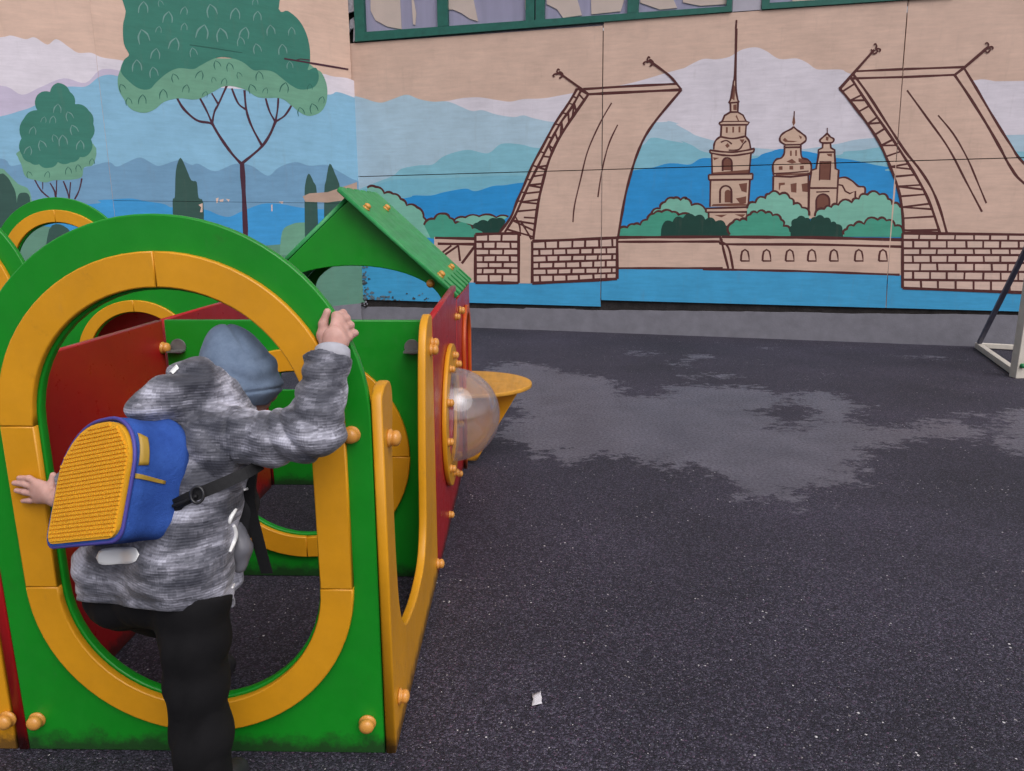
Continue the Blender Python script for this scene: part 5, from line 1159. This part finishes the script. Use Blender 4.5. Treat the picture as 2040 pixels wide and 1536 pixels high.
for j in range(-ny_ // 2, ny_ // 2 + 1):
    for i in range(-nx_ // 2, nx_ // 2 + 1):
        x, y = i * pt, j * pt
        if not inside(oi, x, y): continue
        q = len(vs); s0, s1 = .0036, .0026
        vs += [bp(x + a * s0, y + b * s0, -.002) for a, b in ((-1, -1), (1, -1), (1, 1), (-1, 1))] + [bp(x + a * s1, y + b * s1, -.006) for a, b in ((-1, -1), (1, -1), (1, 1), (-1, 1))]
        fs += [(q + 4, q + 5, q + 6, q + 7)] + [(q + k, q + (k + 1) % 4, q + 4 + (k + 1) % 4, q + 4 + k) for k in range(4)]
me = mesh(vs, fs); bm = bmesh.new(); bm.from_mesh(me)
for f_ in bm.faces:
    if f_.normal.dot(ch_) > 0: f_.normal_flip()
bm.to_mesh(me); bm.free()
so = bpl('studs', me, M_STUD, yp); so['kind'] = 'stuff'
bpl('piping', tube(ringpts(.985, .006), .0042, 8, True), basic('violet blue piping', (.07, .06, .30), .6), bag)
M_GOLD = basic('gold stripe', (.42, .26, .035), .5)
def sidept(k0, t, c): 
    P = outline(1.004); i = k0 % len(P); x, y = P[i]; x2, y2 = P[(i + 1) % len(P)]; return bp(x + (x2 - x) * t, y + (y2 - y) * t, c)
def side_patch(name, corners):
    """quad on the right gusset: corners (y in -.5..  as fraction of height, depth c)"""
    n = 8; hw = wB / 2; vs = []
    (y0, c0_), (y1, c1_), (y2, c2_), (y3, c3_) = corners
    for j in range(n + 1):
        t = j / n
        for i in range(n + 1):
            s_ = i / n; y = ((y0 * (1 - s_) + y1 * s_) * (1 - t) + (y3 * (1 - s_) + y2 * s_) * t) * hB; c = (c0_ * (1 - s_) + c1_ * s_) * (1 - t) + (c3_ * (1 - s_) + c2_ * s_) * t
            p = bp(wB * .75, y, c); r = BVB.ray_cast(p, -ahat); vs.append((r[0] + ahat * .002) if r[0] else bp(hw + .004, y, c))
    me = mesh(vs, [(j * (n + 1) + i, j * (n + 1) + i + 1, (j + 1) * (n + 1) + i + 1, (j + 1) * (n + 1) + i) for j in range(n) for i in range(n)], True)
    bm = bmesh.new(); bm.from_mesh(me); bmesh.ops.solidify(bm, geom=bm.faces[:], thickness=.001); bm.to_mesh(me); bm.free(); return bpl(name, me, M_GOLD, bag)
side_patch('stripe', ((.34, .018), (.30, .036), (.08, .036), (.08, .015))); side_patch('stripe', ((.02, .012), (-.045, .085), (-.072, .085), (-.018, .012)))
# webbing
M_WEB = basic('black webbing', (.012, .012, .013), .7, .3, .2, 30, .5, 400)
web = [(326, 1022, 1.56), (345, 1008, 1.525), (380, 990, 1.505), (440, 965, 1.515), (490, 942, 1.545), (520, 925, 1.60)]
P = spline([W(*p) for p in web], 6); bpl('strap', band(P, (.15, -1, .2), .026, .003), M_WEB)
P = spline([W(500, 930, 1.62), W(497, 1000, 1.66), W(515, 1080, 1.68), W(532, 1142, 1.70)], 6); bpl('strap', band(P, (-.1, -1, .1), .030, .003), M_WEB)
P = spline([W(345, 838, 1.56), W(395, 818, 1.57), W(440, 838, 1.58)], 6); bpl('strap', band([bp(.02, hB * .46, .14), bp(.03, hB * .40, .175), bp(.035, hB * .30, .2)], ch_, .05, .008), M_WEB)
bk = W(394, 985, 1.497); bpl('buckle', tube([bk + Vector((.014 * math.cos(a), -.003 + .004 * math.sin(a), .017 * math.sin(a))) for a in [2 * math.pi * k / 16 for k in range(16)]], .0032, 8, True), basic('black plastic', (.02, .02, .022), .3))
bpl('strap_cord', tube(spline([W(345, 1008, 1.515), W(366, 1000, 1.503), W(392, 988, 1.498)], 5), .004, 8), M_WEB)
pb = Field(W(350, 1010, 1.53) - Vector((.06, .06, .06)), W(350, 1010, 1.53) + Vector((.06, .06, .06)), .004); pb.chain([W(334, 1016, 1.545), W(358, 1006, 1.53)], [.016, .013], .01); bpl('strap_anchor', smesh(*pb.mesh(), 1), M_WEB)
